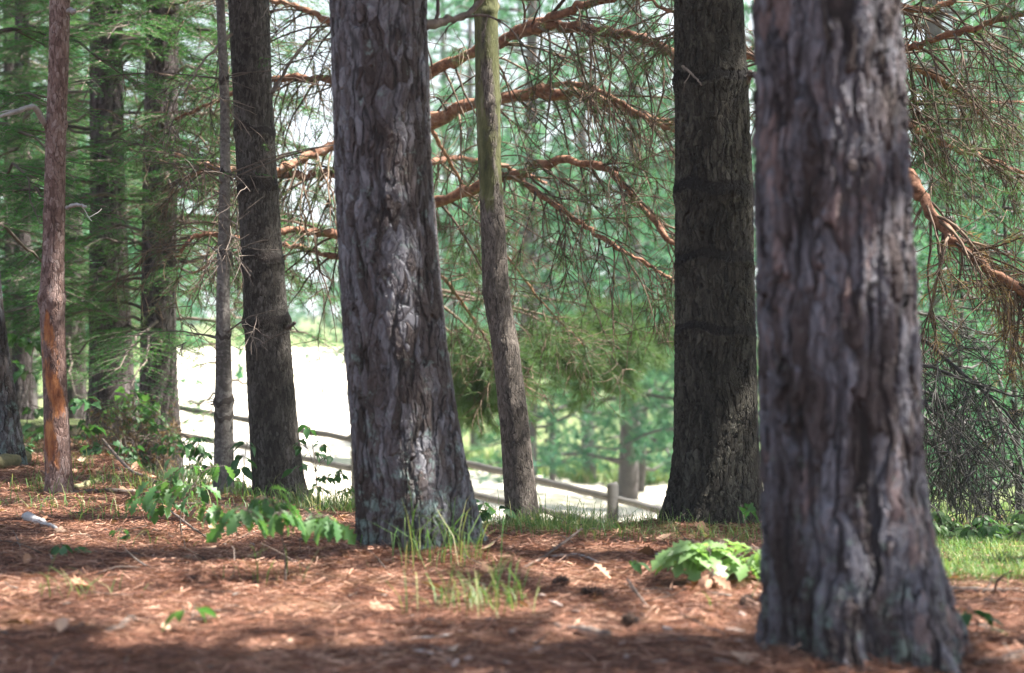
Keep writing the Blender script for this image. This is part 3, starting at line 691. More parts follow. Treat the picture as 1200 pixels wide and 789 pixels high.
# ------------------------------------------------------------------ trees beyond the fence
def pine_proto(seed, H, zb, rad, nl, cl, K=34, Ln=.17, W=.013, rt=.16):
    """a background pine at the origin: trunk mesh (with limbs) and crown mesh"""
    tr, fo = MB(), MB()
    n = 16; s = np.linspace(0, 1, n)
    P = np.stack([.12*np.sin(s*3+seed), .12*np.sin(s*2.3+seed*2), s*H-.5], 1)
    tr.tube(P, rt*(1-.88*s)+.01, 10)
    pos, dr = [], []
    for k in range(nl):
        t = (k+R.random())/nl; z = zb+(H-.4-zb)*t; az = k*2.399+R.uniform(-.5, .5)
        Lh = (rad*(1-t)**.75+.35)*R.uniform(.6, 1.2)
        u = np.linspace(0, 1, 8); dv = np.array([math.cos(az), math.sin(az), 0])
        q = np.array([0, 0, z])+dv*(u*Lh)[:, None]+np.array([0, 0, 1.])*((.25*u-.38*u**2)*Lh)[:, None]
        q[1:] += R.normal(size=(7, 3))*.05
        tr.tube(q, np.linspace(.035, .008, 8), 5, False)
        m = int(cl*.66*Lh/rad)+4
        uu = R.uniform(.25, 1.02, m)
        c = np.stack([np.interp(uu, u, q[:, a]) for a in range(3)], 1)+R.normal(size=(m, 3))*np.array([.3, .3, .12])*(Lh/2)
        pos.append(c); dr.append(dv*.6+R.normal(size=(m, 3))*.6)
    pos = np.concatenate(pos); dr = np.concatenate(dr)
    tuft_needles(fo, [(p, unit(d_)) for p, d_ in zip(pos, dr)], K, Ln, W, .7, .12)
    z0 = np.zeros(3)
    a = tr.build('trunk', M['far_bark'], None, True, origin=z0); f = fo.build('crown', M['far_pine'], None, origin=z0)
    return a, f
PROTO = [pine_proto(1, 13, 1.2, 3.2, 54, 62), pine_proto(2, 11, .5, 2.8, 54, 60), pine_proto(3, 15, 3.0, 3.4, 50, 60), pine_proto(5, 5.5, .3, 1.8, 40, 46, 26, .12, .010, .06)]
used = set()
def far_tree(kind, px, d, label, rz, sc=1.0, group='pines beyond the rail fence', dz=0):
    x = (px-600)/F*d
    e = thing(['pine_tree', 'pine_tree', 'pine_tree', 'young_pine'][kind], label, 'tree', (x, d, float(terr(x, d))+dz), group)
    e.rotation_euler = (0, 0, rz); e.scale = (sc,)*3
    for src in PROTO[kind]:
        if src.name not in used and src.parent is None and src.name.split('.')[0] in ('trunk', 'crown') and kind not in used:
            o = src
        else:
            o = src.copy(); C.objects.link(o)
        o.parent = e
    used.add(kind)
    return e
FT = [
 (2, 690, 40, 'pale trunk standing in the gap between the slim peeling trunk and the dark straight trunk', .3, 1.0),
 (2, 557, 46, 'blurred grey trunk just right of the broad grey pine, beyond the upper rail', 1.3, .9),
 (3, 640, 37, 'small soft green pine just right of the slim peeling trunk, behind the rails', 2.0, 1.0),
 (3, 752, 36, 'bushy young pine above the fence post, against the dark straight trunk', .7, 1.15),
 (3, 800, 39, 'young pine half hidden behind the dark straight trunk', 3.7, 1.0),
 (0, 620, 30, 'tall pine filling the gap above the slim trunk, behind the orange limbs', 1.1, 1.0),
 (1, 735, 33, 'tall bluish pine behind the orange limbs beside the dark straight trunk', 2.2, 1.15),
 (0, 520, 50, 'tall hazy pine just right of the broad grey pine, above the upper rail', .1, 1.1),
 (1, 860, 30, 'tall pine showing in the slit between the dark trunk and the nearest pine', 4.4, 1.1),
 (0, 1090, 22, 'green pine behind the drooping orange limb right of the nearest pine', 5.0, .95),
 (1, 1175, 26, 'pine filling the upper right corner behind the dark twigs', .9, 1.2),
 (3, 1130, 20, 'low green pine behind the mesh of dead twigs', 1.9, .9),
 (0, 1240, 30, 'tall pine at the right edge, crown only partly in the picture', 2.9, 1.1),
 (1, 480, 78, 'far bluish pine beyond the white field, right of the brown leaning trunk', 1.7, 1.0),
 (0, 90, 26, 'tall pine behind the shaded pair of trunks on the left', 2.4, 1.0),
 (1, 20, 24, 'pine at the left edge behind the thin dim stems', .4, 1.0),
 (3, 1118, 13.5, 'low airy young pine at the back of the lit lawn, close to the nearest pine', .4, .42),
 (3, 1185, 12.5, 'low airy young pine at the back of the lit lawn, by the right edge', 2.6, .45),
 (3, 1150, 16, 'airy young pine behind the lawn, between its two smaller neighbours', 1.6, .6),
]
for k, px, d, lab, rz, sc in FT: far_tree(k, px, d, lab, rz, sc)
for a, f in PROTO:
    for o in (a, f):
        if o.parent is None: bpy.data.objects.remove(o)

# far wood reading as one mass
wb = MB(); pts, drs = [], []
for k in range(70):
    d = R.uniform(86, 150); px = R.uniform(-350, 1550); x = (px-600)/F*d
    if 470 < px < 900 and d < 95: d += 20
    zb = float(terr(x, d)); H = R.uniform(9, 15) if px > 420 or px < 150 else R.uniform(6.5, 10); rad = H*.24
    n = 190
    t = R.random(n)**1.15; th = R.uniform(0, 6.28, n); rr = rad*(1-t)**.7*np.sqrt(R.random(n))+.2
    pts.append(np.stack([x+rr*np.cos(th), d+rr*np.sin(th), zb+.3+t*H], 1)); drs.append(np.stack([np.cos(th), np.sin(th), -.1+0*th], 1))
pts = np.concatenate(pts); drs = np.concatenate(drs)
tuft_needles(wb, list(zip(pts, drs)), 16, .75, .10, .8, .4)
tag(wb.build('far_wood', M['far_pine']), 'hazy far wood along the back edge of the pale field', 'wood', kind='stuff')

# ------------------------------------------------------------------ split-rail fence
fe = thing('rail_fence', 'weathered two-rail wooden fence running down past the pale field', 'fence', at(460, 560, 20))
def fd(px): return np.interp(px, [100, 800], [24, 16.5])
def rail(pts, r):
    b = MB(); P = smooth_path([at(px, py, fd(px)) for px, py in pts], 14)
    P[1:-1] += R.normal(size=(12, 3))*.003
    b.tube(P, r*(1+R.normal(size=14)*.05), 7); b.build('rail', M['rail'], fe)
rail([(60, 455), (195, 476)], .036); rail([(184, 473), (424, 518)], .036)
rail([(410, 513), (610, 558)], .038); rail([(600, 556), (722, 585)], .036); rail([(714, 583), (850, 618)], .036)
rail([(60, 484), (195, 507)], .036); rail([(184, 504), (424, 551)], .036)
rail([(410, 548), (610, 593)], .036); rail([(600, 590), (722, 619)], .036); rail([(714, 614), (770, 630), (850, 652)], .036)
for px, pt in ((190, 464), (417, 500), (606, 541), (718, 566), (850, 602)):
    dd = fd(px)-.02; b = MB(); top = at(px, pt, dd); zb = float(terr(top[0], dd))-.2
    w = .05
    v = [(sx*w, sy*w, z) for z in (zb, top[2]-.02) for sx, sy in ((-1, -1), (1, -1), (1, 1), (-1, 1))]+[(sx*w*.75, sy*w*.75, top[2]+.01*sx) for sx, sy in ((-1, -1), (1, -1), (1, 1), (-1, 1))]
    v = np.array(v)+np.array([top[0], dd, 0])
    q = [(0, 1, 5, 4), (1, 2, 6, 5), (2, 3, 7, 6), (3, 0, 4, 7), (4, 5, 9, 8), (5, 6, 10, 9), (6, 7, 11, 10), (7, 4, 8, 11), (8, 9, 10, 11)]
    b.add(v, None, q); b.build('post', M['rail'], fe)

# ------------------------------------------------------------------ litter, grass
def scatter(n, y0, y1, mx):
    y = np.sqrt(R.uniform(y0**2, y1**2, n)); x = R.uniform(-1, 1, n)*(y*.268+mx)
    return x, y
x, y = scatter(230000, 4.0, 13.5, .5)
keep = (lawn(x, y) < R.random(len(x))*1.3) & (terr(x, y, False) > -.3)
x, y = x[keep], y[keep]; n = len(x)
for mx, my, mr_, mh in MOUND:
    k_ = 2600; t_ = R.uniform(0, 6.28, k_); q_ = mr_*1.02+np.abs(R.normal(size=k_))*.10
    x = np.concatenate([x, mx+q_*np.cos(t_)]); y = np.concatenate([y, my+q_*np.sin(t_)])
n = len(x)
az = R.uniform(0, 6.28, n); el = R.normal(size=n)*.2
Dn = np.stack([np.cos(az), np.sin(az), el], 1)
b = MB()
b.needles(np.stack([x, y, terr(x, y)+R.uniform(.001, .018, n)], 1)-Dn*.04, Dn, R.uniform(.05, .11, n), .0028)
tag(b.build('needle_litter', M['litter']), 'carpet of fallen red-brown pine needles', 'needles', kind='stuff')

def leaf_shape(kind):
    """flat outline of half a leaf (x along the blade 0..1, half-width)"""
    if kind == 'maple':
        return [(0, .0), (.05, .16), (-.02, .30), (.18, .30), (.26, .52), (.40, .36), (.52, .44), (.62, .22), (.78, .18), (1, 0)]
    if kind == 'oval':
        return [(0, 0), (.15, .16), (.35, .25), (.6, .24), (.82, .13), (1, 0)]
    return [(0, 0), (.12, .10), (.22, .09), (.32, .26), (.42, .13), (.54, .30), (.64, .15), (.76, .26), (.86, .14), (1, 0)]
def add_leaf(b, p, d, up, size, kind, fold=.25, droop=.25):
    d = unit(np.asarray(d, float)); up = np.asarray(up, float)
    s = np.cross(d, up); s = unit(s) if np.linalg.norm(s) > 1e-6 else np.array([1., 0, 0]); u = np.cross(s, d)
    o = leaf_shape(kind); n = len(o); v = []
    for xx, w in o: v.append(p+d*xx*size-u*droop*xx*xx*size)
    for sg in (1, -1):
        for xx, w in o: v.append(p+d*xx*size+s*sg*w*size+u*(fold*w-droop*xx*xx)*size)
    q = []
    for sg in (1, 2):
        for i in range(n-1):
            f = (i, i+1, sg*n+i+1, sg*n+i)
            q.append(f if sg == 1 else f[::-1])
    b.add(np.array(v), None, q, R.random())
# dry leaves lying about
x, y = scatter(1500, 4.4, 14, .4)
px_ = x/y*F+600
keep = (lawn(x, y) < .5) & (terr(x, y, False) > -.2) & (R.random(len(x)) < np.where(px_ < 430, np.clip((y-6)/3, .3, 1), .4))
b = MB()
for xx, yy in zip(x[keep], y[keep]):
    az = R.uniform(0, 6.28)
    add_leaf(b, np.array([xx, yy, float(terr(xx, yy))+.015]), (math.cos(az), math.sin(az), R.normal()*.3), (R.normal()*.4, R.normal()*.4, 1), R.uniform(.025, .08), R.choice(['maple', 'oval', 'oak']), R.uniform(-.3, .6), R.uniform(-.5, .5))
tag(b.build('leaf_litter', M['dry_leaf']), 'dry brown and tan leaves scattered over the needles', 'leaves', kind='stuff')

x, y = scatter(900, 4.4, 13, .4)
keep = (lawn(x, y) < .4) & (terr(x, y, False) > -.2)
b = MB()
for xx, yy in zip(x[keep], y[keep]):
    az = R.uniform(0, 6.28); l_ = R.uniform(.03, .16); p = np.array([xx, yy, float(terr(xx, yy))+.012])
    b.tube(curl(p, np.array([math.cos(az), math.sin(az), R.uniform(-.05, .25)]), l_, 5, .3, .2), np.linspace(R.uniform(.0015, .0045), .001, 5), 5)
tag(b.build('twig_litter', M['stick']), 'small broken twigs strewn through the fallen needles', 'twigs', kind='stuff')

def blades(b, x, y, h, w, lean=.95, z=None):
    n = len(x); z = terr(x, y) if z is None else z
    az = R.uniform(0, 6.28, n); dv = np.stack([np.cos(az), np.sin(az), 0*az], 1)
    sd = np.stack([-np.sin(az), np.cos(az), 0*az], 1); p = np.stack([x, y, z-.01], 1)
    h = np.broadcast_to(h, (n,))[:, None]; ln = (R.random(n)*lean+.15)[:, None]
    zup = np.array([0, 0, 1.])
    rows = []
    for t, ww in ((0, 1), (.4, .9), (.75, .6)):
        c = p+zup*h*(t-.35*ln*t*t)+dv*h*ln*t*t
        rows += [c-sd*w*ww/2, c+sd*w*ww/2]
    rows.append(p+zup*h*(1-.5*ln)+dv*h*ln*1.1)
    v = np.stack(rows, 1).reshape(-1, 3); k = np.arange(n)[:, None]*7
    q = np.concatenate([k+np.array([[0, 1, 3, 2]]), k+np.array([[2, 3, 5, 4]])]); t = k+np.array([[4, 5, 6]])
    b.add(v, t, q, np.repeat(R.random(n), 7))
gb = MB()
def grass_patch(n, pxa, pxb, ya, yb, h, w=.004, clump=.35):
    m = max(4, n//25)
    cx_ = R.uniform(pxa, pxb, m); cy_ = R.uniform(ya, yb, m); i = R.integers(0, m, n)
    yy = cy_[i]+R.normal(size=n)*.10; xx = (cx_[i]-600)/F*yy+R.normal(size=n)*.09
    blades(gb, xx, yy, h*R.uniform(.4, 1.2, n), w)
grass_patch(1300, 570, 800, 7.5, 8.9, .11, .003); grass_patch(300, 780, 900, 7.3, 8.2, .10, .003); grass_patch(350, 640, 710, 8.0, 8.8, .14, .003)
grass_patch(9000, 1085, 1260, 6.0, 9.0, .07, .003); grass_patch(6000, 1060, 1300, 9, 15, .07, .005); grass_patch(1500, 350, 430, 9.2, 11, .18)
grass_patch(1000, 210, 300, 10, 12, .2); grass_patch(1300, 0, 300, 8, 13, .13); grass_patch(500, 560, 640, 8.7, 9.6, .18)
grass_patch(2500, 200, 900, 11.5, 15, .16, .006); grass_patch(4000, 520, 860, 38, 44, .4, .03)
tag(gb.build('grass', M['grass']), 'green and straw-coloured grass on the crest and the lawn', 'grass', kind='stuff')

def tuft(px, py, n, h, label, spread=.085, group=None):
    g = gpos(px, py); b = MB()
    blades(b, g[0]+R.normal(size=n)*spread, g[1]+R.normal(size=n)*spread, h*R.uniform(.35, 1.15, n), .0038, 1.1)
    tag(b.build('grass_tuft', M['grass'], origin=g), label, 'grass tuft', group)
tuft(525, 655, 80, .30, 'tall bright grass tuft at the right foot of the broad grey pine')
tuft(548, 712, 90, .20, 'loose grass tuft in the needles in front of the broad grey pine')
tuft(75, 700, 26, .14, 'pale grass tuft growing alone in the sunlit needles at left')
tuft(335, 685, 10, .22, 'few upright grass blades below the large-leaved sapling')
tuft(283, 680, 8, .2, 'thin grass blades left of the large-leaved sapling stem')
tuft(150, 640, 12, .12, 'short grass sprig below the red flaking stem')
tuft(470, 640, 40, .14, 'short grass tuft tucked against the lichen foot of the broad grey pine')
tuft(440, 560+70, 20, .10, 'small grass sprig at the left foot of the broad grey pine')
tuft(660, 625, 60, .22, 'arching grass tuft on the crest right of the slim trunk')
tuft(690, 630, 40, .20, 'grass tuft on the crest in front of the fence post')
tuft(915, 712, 10, .14, 'single sprig of grass beside the foot of the nearest pine')
tuft(360, 578, 40, .26, 'grass tuft at the right foot of the brown leaning trunk')

# ------------------------------------------------------------------ saplings and seedlings
def sapling(name, label, base, cl, mat, kind, lsize, cat='sapling', r=.004, flat=.6, hang=.35):
    """cl: leaf clusters (px, py, count, spread px) at the depth of the base"""
    e = thing(name, label, cat, base); d = base[1]
    st, fo = MB(), MB()
    tips = [at(px, py, d+R.uniform(-.12, .12)) for px, py, n, sp in cl]
    mean = np.mean(tips, 0); hub = base*.35+mean*.65; hub[:2] = base[:2]*.6+mean[:2]*.4
    P = smooth_path([base-np.array([0, 0, .03]), base*.5+hub*.5+R.normal(size=3)*.008, hub], 8); st.tube(P, np.linspace(r, r*.6, 8), 6, var=.5)
    for (px, py, n, sp), tip in zip(cl, tips):
        q = hub*.5+tip*.5; q[2] = max(hub[2], tip[2])*.55+q[2]*.45
        Q = smooth_path([hub, q, tip], 7); st.tube(Q, np.linspace(r*.5, .0014, 7), 5)
        for k in range(int(n*1.35)):
            az = R.uniform(0, 6.28); ln = abs(R.normal()*.5+.6)*sp/F*d
            dv = np.array([math.cos(az), math.sin(az), -hang+R.normal()*.25])
            p = tip+dv*np.array([1, 1, .3])*ln+np.array([0, 0, R.normal()*sp*.25/F*d])
            i0 = int(R.integers(3, 7)); st.tube(np.array([Q[i0], (Q[i0]+p)/2+np.array([0, 0, .012]), p]), [.0014, .001, .0008], 3, False)
            add_leaf(fo, p, dv, (R.normal()*(1-flat), R.normal()*(1-flat), 1), lsize*R.uniform(.6, 1.15), kind, .3, .45)
    st.build('stem', M['stick'], e); fo.build('foliage', M[mat], e); return e
def gd(px, d):
    x = (px-600)/F*d; return np.array([x, d, float(terr(x, d))])
sapling('maple_sapling', 'large-leaved green sapling spreading in front of the brown leaning trunk', gpos(334, 686), [(282, 598, 9, 16), (310, 584, 12, 20), (340, 592, 12, 18), (366, 604, 9, 14), (386, 606, 6, 8), (262, 594, 5, 10), (325, 602, 7, 16)], 'leaf', 'oak', .078, hang=.7)
sapling('maple_sapling', 'leafy green sapling in front of the thin grey stem', gpos(215, 630), [(175, 575, 7, 14), (200, 562, 9, 18), (230, 570, 9, 18), (245, 590, 7, 14), (190, 590, 6, 14), (215, 548, 5, 12), (255, 545, 4, 14)], 'leaf', 'oak', .075, hang=.6)
sapling('oak_seedling', 'sunlit pale green seedling with long leaves on the crest by the nearest pine', gpos(845, 680), [(800, 655, 9, 12), (830, 646, 11, 14), (858, 652, 10, 14), (880, 660, 8, 10), (812, 638, 6, 8), (890, 645, 6, 8), (845, 635, 6, 12), (795, 645, 5, 8)], 'leaf_pale', 'oak', .10, 'seedling', hang=.2)
sapling('dead_seedling', 'rusty dead leaf clump under the sunlit pale green seedling', gpos(850, 690), [(835, 675, 7, 10), (850, 668, 7, 10), (822, 680, 5, 8), (865, 678, 5, 8)], 'dry_leaf', 'oak', .07, 'seedling', .003, hang=.5)
sapling('maple_sapling', 'bright yellow-green sapling at the foot of the shaded dark pair', gd(160, 12.8), [(140, 478, 8, 12), (165, 490, 10, 14), (178, 475, 7, 10), (150, 462, 6, 12), (185, 500, 6, 10), (170, 510, 5, 12)], 'leaf', 'maple', .10)
sapling('maple_sapling', 'bright leafy sapling between the left edge trunk and the red stem', gd(30, 13.2), [(22, 395, 8, 12), (40, 402, 8, 10), (12, 425, 7, 12), (35, 435, 6, 12), (46, 480, 6, 12), (42, 500, 5, 10), (95, 520, 6, 14)], 'leaf', 'maple', .10)
sapling('maple_sapling', 'low green sapling right of the red stem among brown sprays', gd(110, 11.8), [(95, 470, 7, 14), (100, 500, 8, 14), (120, 525, 8, 16), (95, 540, 6, 14), (140, 540, 5, 12)], 'leaf_dark', 'maple', .09)
sapling('cherry_sapling', 'thin sapling with dark round leaves against the white field', gd(372, 9.9), [(360, 500, 4, 8), (352, 520, 5, 8), (368, 530, 5, 8), (378, 522, 4, 8), (388, 535, 3, 8), (355, 545, 4, 8)], 'leaf_dark', 'oval', .065)
sapling('cherry_sapling', 'dark-leaved sapling between the thin grey stem and the brown trunk', gd(286, 9.9), [(285, 535, 5, 8), (290, 520, 3, 6), (282, 550, 3, 8)], 'leaf_dark', 'oval', .085)
sapling('cherry_sapling', 'dark round-leaved shoot between the dark pair and the thin grey stem', gd(225, 11.4), [(215, 530, 7, 12), (232, 522, 6, 10), (240, 540, 5, 10), (225, 550, 6, 12), (205, 520, 5, 10)], 'leaf_dark', 'oval', .085)
sapling('seedling', 'single broad-leaved seedling alone in the sunlit needles', gpos(225, 736), [(228, 714, 2, 5), (215, 718, 2, 6), (234, 716, 1, 4)], 'leaf', 'oval', .06, 'seedling', .003)
sapling('seedling', 'pale cut-edged leaf standing alone on the crest needles', gpos(742, 672), [(740, 657, 2, 3), (746, 660, 1, 3)], 'leaf', 'oval', .065, 'seedling', .002)
sapling('seedling', 'leaf cluster at the slim trunk foot, left side', gd(570, 8.8), [(566, 590, 4, 6), (578, 598, 3, 6), (562, 600, 3, 5)], 'leaf_dark', 'oval', .08, 'seedling', .003)
sapling('seedling', 'dark leaf pair on the lower right of the dark straight trunk', gd(872, 7.6), [(868, 592, 2, 5), (876, 598, 2, 5)], 'leaf_dark', 'maple', .09, 'seedling', .003)
sapling('seedling', 'small dark seedling in the needles right of the nearest pine', gpos(1145, 748), [(1135, 715, 3, 6), (1150, 722, 3, 7), (1158, 740, 2, 6)], 'leaf_dark', 'oval', .05, 'seedling', .003)
sapling('seedling', 'green seedling on the shaded needles below the red stem', gpos(75, 652), [(72, 640, 3, 6), (82, 645, 2, 5)], 'leaf_dark', 'oval', .07, 'seedling', .003)
sapling('seedling', 'green seedling under the leafy sapling by the thin grey stem', gpos(148, 638), [(140, 622, 3, 6), (152, 628, 3, 6)], 'leaf_dark', 'oval', .06, 'seedling', .003)
SH = [(85, 12.6, 'low bright shrub close behind the red stem, right side', [(82, 520), (100, 510), (92, 535)], 'leaf'),
      (120, 13.0, 'fine-leaved shrub at the foot of the left shaded trunk', [(112, 500), (130, 490), (122, 520), (140, 505)], 'leaf'),
      (190, 12.2, 'fine-leaved shrub at the foot of the right shaded trunk', [(180, 500), (200, 510), (190, 525), (212, 520)], 'leaf'),
      (235, 11.6, 'shrub of small leaves left of the thin grey stem', [(225, 545), (240, 530), (248, 550), (232, 515)], 'leaf_dark'),
      (150, 12.0, 'low dark shrub in front of the shaded pair', [(140, 540), (160, 535), (172, 545), (150, 525)], 'leaf_dark'),
      (40, 12.6, 'shrub of small leaves beside the mossy log', [(34, 520), (48, 510), (42, 530)], 'leaf'),
      (300, 10.7, 'low weedy shrub between the thin grey stem and the brown leaning trunk foot', [(285, 575), (300, 570), (278, 565)], 'leaf'),
      (170, 10.2, 'low weedy shrub in front of the long grey fallen branch', [(160, 575), (175, 568), (150, 572)], 'leaf'),
      (110, 10.6, 'small weed at the cut log end beside the red stem', [(104, 560), (118, 555), (112, 568)], 'leaf'),
      (20, 11.6, 'small-leaved weed behind the mossy log', [(12, 528), (26, 522), (8, 515)], 'leaf_dark'),
      (1105, 11.5, 'bright small-leaved shrub at the back of the lawn, touching the nearest pine outline', [(1095, 600), (1112, 590), (1104, 615), (1120, 605), (1098, 580)], 'leaf_pale'),
      (1150, 12.0, 'bright small-leaved shrub at the back of the lawn under the dead twigs', [(1138, 600), (1152, 585), (1160, 605), (1145, 615), (1170, 595)], 'leaf'),
      (1200, 11.8, 'bright shrub at the back of the lawn, cut by the right edge', [(1185, 595), (1198, 580), (1205, 605), (1190, 612)], 'leaf_pale'),
      (395, 11.5, 'light weedy shrub between the brown trunk and the broad grey pine', [(380, 560), (398, 555), (405, 575), (372, 572)], 'leaf')]
for px, d_, lab, cl_, mt in SH:
    if px > 1000: d_, cl_ = 8.1+(px % 7)*.04, [(a+dx, b_+22+dy) for a, b_ in cl_ for dx, dy in ((0, 0), (9, 9), (-8, 12))]
    sapling('shrub', lab, gd(px, d_), [(a, b_, 16, 9) for a, b_ in cl_], mt, 'oval', .05, 'shrub', .004)
# dead brown spray at the feet of the left trunks
def brown_shrub(label, px, d, cl):
    base = gd(px, d); e = thing('dead_shrub', label, 'shrub', base); st, tf = MB(), []
    for ax_, ay in cl:
        tip = at(ax_, ay, d+R.uniform(-.3, .3)); mid = (base+tip)/2+np.array([0, 0, .08])
        limb(st, tf, [base, mid, tip], .008, .003, 9, .3, 5, .14, mainseg=14, sides=5, t0=.3)
    st.build('stem', M['twig'], e); f = MB(); tuft_needles(f, tf, 14, .05, .004); f.build('foliage', M['brown'], e)
brown_shrub('dead shrub with rusty brown sprays under the shaded dark pair', 150, 12.4, [(115, 500), (140, 510), (175, 515), (195, 525), (130, 480), (205, 505)])

# ------------------------------------------------------------------ fallen wood and cones
def stick(name, label, pts, r, mat='stick', cat='stick', sides=8, group=None, lift=None, twigs=0):
    P = [gpos(px, py) for px, py in pts]
    rr = np.interp(np.linspace(0, 1, 14), np.linspace(0, 1, len(np.atleast_1d(r))), np.atleast_1d(r))
    P = [p+np.array([0, 0, rr[0]*.75+(0 if lift is None else lift[i])]) for i, p in enumerate(P)]
    S = smooth_path(P, 14); S[1:-1] += R.normal(size=(12, 3))*rr.mean()*.18
    b = MB(); b.tube(S, rr*(1+R.normal(size=14)*.07), sides, var=.5)
    for k in range(twigs):
        i = int(R.integers(3, 12)); b.tube(curl(S[i], R.normal(size=3)*np.array([1, 1, .3])+np.array([0, 0, .3]), R.uniform(.06, .2), 6, .2, .15), np.linspace(rr.mean()*.5, .0015, 6), 5)
    tag(b.build(name, M[mat], origin=S.mean(0)), label, cat, group)
stick('fallen_branch', 'short grey stick lying in the needles, centre foreground', [(645, 736), (680, 742), (712, 748)], [.008, .013, .014])
stick('fallen_branch', 'pale bleached piece of wood lying at left below the red stem', [(30, 610), (45, 616), (66, 624)], [.022, .018, .006], 'pale_stick')
stick('fallen_branch', 'small dark stick on the sunlit needles at left', [(122, 742), (140, 737), (156, 727)], [.006, .010, .014], 'stick')
stick('fallen_log', 'mossy log end lying at the left edge of the picture', [(-30, 556), (5, 550), (30, 545)], [.05, .045, .042], 'moss_log', 'log', 12)
stick('fallen_log', 'short pale cut log just right of the red stem', [(86, 576), (100, 572), (114, 568)], [.018, .02, .02], 'moss_log', 'log', 10)
stick('fallen_branch', 'long grey branch lying behind the leafy sapling', [(85, 581), (130, 578), (175, 580), (225, 584)], [.014, .012, .008], 'stick', twigs=3)
stick('fallen_branch', 'dark branch propped in the brown shrub at left', [(185, 568), (150, 556), (120, 535)], [.012, .01, .006], 'stick', lift=[0, .03, .1], twigs=3)
stick('fallen_branch', 'dark stick along the edge of the lit lawn at right', [(1085, 693), (1140, 695), (1215, 697)], [.010, .012, .010], 'stick', twigs=2)
stick('fallen_branch', 'dark flat branch lying on the crest before the fence post', [(700, 609), (722, 607), (742, 605)], [.012, .014, .010], 'stick', twigs=2)
stick('fallen_twig', 'curved dark twig arching in the needles right of the large-leaved sapling', [(335, 660), (360, 668), (385, 684)], [.007, .006, .003], 'stick', 'twig', twigs=3)
stick('fallen_twig', 'pale thin twig on the sunlit crest left of the lone pale leaf', [(645, 654), (680, 653), (700, 660)], [.005, .005, .003], 'pale_stick', 'twig')
stick('fallen_twig', 'dark slanting twig on the crest right of the broad grey pine', [(612, 668), (640, 656), (682, 640)], [.005, .006, .004], 'stick', 'twig', lift=[0, .01, .06])
stick('fallen_twig', 'pale twig between the lone pale leaf and the sunlit seedling', [(760, 650), (775, 653), (785, 657)], [.007, .006, .004], 'pale_stick', 'twig')
stick('fallen_twig', 'dark forked twig in the needles in front of the crest', [(735, 700), (755, 712), (770, 720)], [.004, .004, .002], 'stick', 'twig', lift=[.05, .01, 0], twigs=3)
stick('fallen_twig', 'thin dark twig under the leafy sapling', [(195, 610), (225, 625), (255, 640)], [.005, .005, .002], 'stick', 'twig', lift=[.05, .02, 0], twigs=3)
stick('fallen_twig', 'dark twig standing out of the needles left of the large-leaved sapling', [(262, 640), (280, 632), (300, 625)], [.006, .005, .003], 'stick', 'twig', twigs=2)
stick('fallen_twig', 'dark twig in the corner right of the nearest pine foot', [(1140, 782), (1170, 778), (1205, 768)], [.008, .009, .007], 'stick', 'twig', twigs=2)
stick('fallen_twig', 'thin pale twig in the needles near the bottom, left of the grey stick', [(480, 750), (520, 746), (545, 738)], [.003, .003, .002], 'pale_stick', 'twig')

def cone(px, py, label, ln=.06):
    g = gpos(px, py); b = MB(); az = R.uniform(0, 6.28); ax_ = np.array([math.cos(az), math.sin(az), .1]); ax_ = unit(ax_)
    u = unit(np.cross(ax_, [0, 0, 1.])); w = np.cross(ax_, u); c = g+np.array([0, 0, .022])
    b.tube(np.array([c-ax_*ln*.4, c, c+ax_*ln*.45]), [.008, .01, .004], 8)
    for k in range(46):
        t = k/46; th = k*2.399; rr = .024*math.sin(math.pi*(.12+.82*t))**.8
        o = u*math.cos(th)+w*math.sin(th); p = c+ax_*ln*(t-.45); tip = p+o*rr+ax_*.006; s = np.cross(o, ax_)*rr*.42
        b.add([p, p+(tip-p)*.7-s, tip, p+(tip-p)*.7+s, p+(tip-p)*.8+ax_*.004], [(0, 1, 4), (1, 2, 4), (2, 3, 4), (3, 0, 4), (0, 2, 1), (0, 3, 2)])
    tag(b.build('pine_cone', M['cone'], origin=g), label, 'pine cone', 'pine cones on the needles')
cone(655, 691, 'dark open pine cone left of its neighbour, on needles before the crest'); cone(696, 703, 'dark open pine cone right of its neighbour, beside the forked twig', .07)
cone(740, 738, 'small dark pine cone right of the grey stick', .045); cone(875, 715, 'dark pine cone close to the foot of the nearest pine', .05)

for k in range(26):
    px, py = R.uniform(440, 900), R.uniform(690, 785)
    g = gpos(px, py); b = MB(); az = R.uniform(0, 6.28); l_, w_ = R.uniform(.012, .028), R.uniform(.006, .012)
    d1 = np.array([math.cos(az), math.sin(az), R.normal()*.15]); d2 = np.array([-math.sin(az), math.cos(az), R.normal()*.15]); c = g+np.array([0, 0, .012])
    ring = [c+d1*l_*math.cos(t)*R.uniform(.8, 1.1)+d2*w_*math.sin(t)*R.uniform(.8, 1.1) for t in np.linspace(0, 6.28, 9)[:-1]]
    v = ring+[p+np.array([0, 0, .004]) for p in ring]+[c+np.array([0, 0, .007])]
    b.add(v, [(8+i, 8+(i+1) % 8, 16) for i in range(8)], [(i, (i+1) % 8, 8+(i+1) % 8, 8+i) for i in range(8)])
    tag(b.build('bark_chip', M['chip'], origin=g), 'small pale flake of bark lying on the red needles in the foreground', 'bark chip', 'bark flakes on the needles')

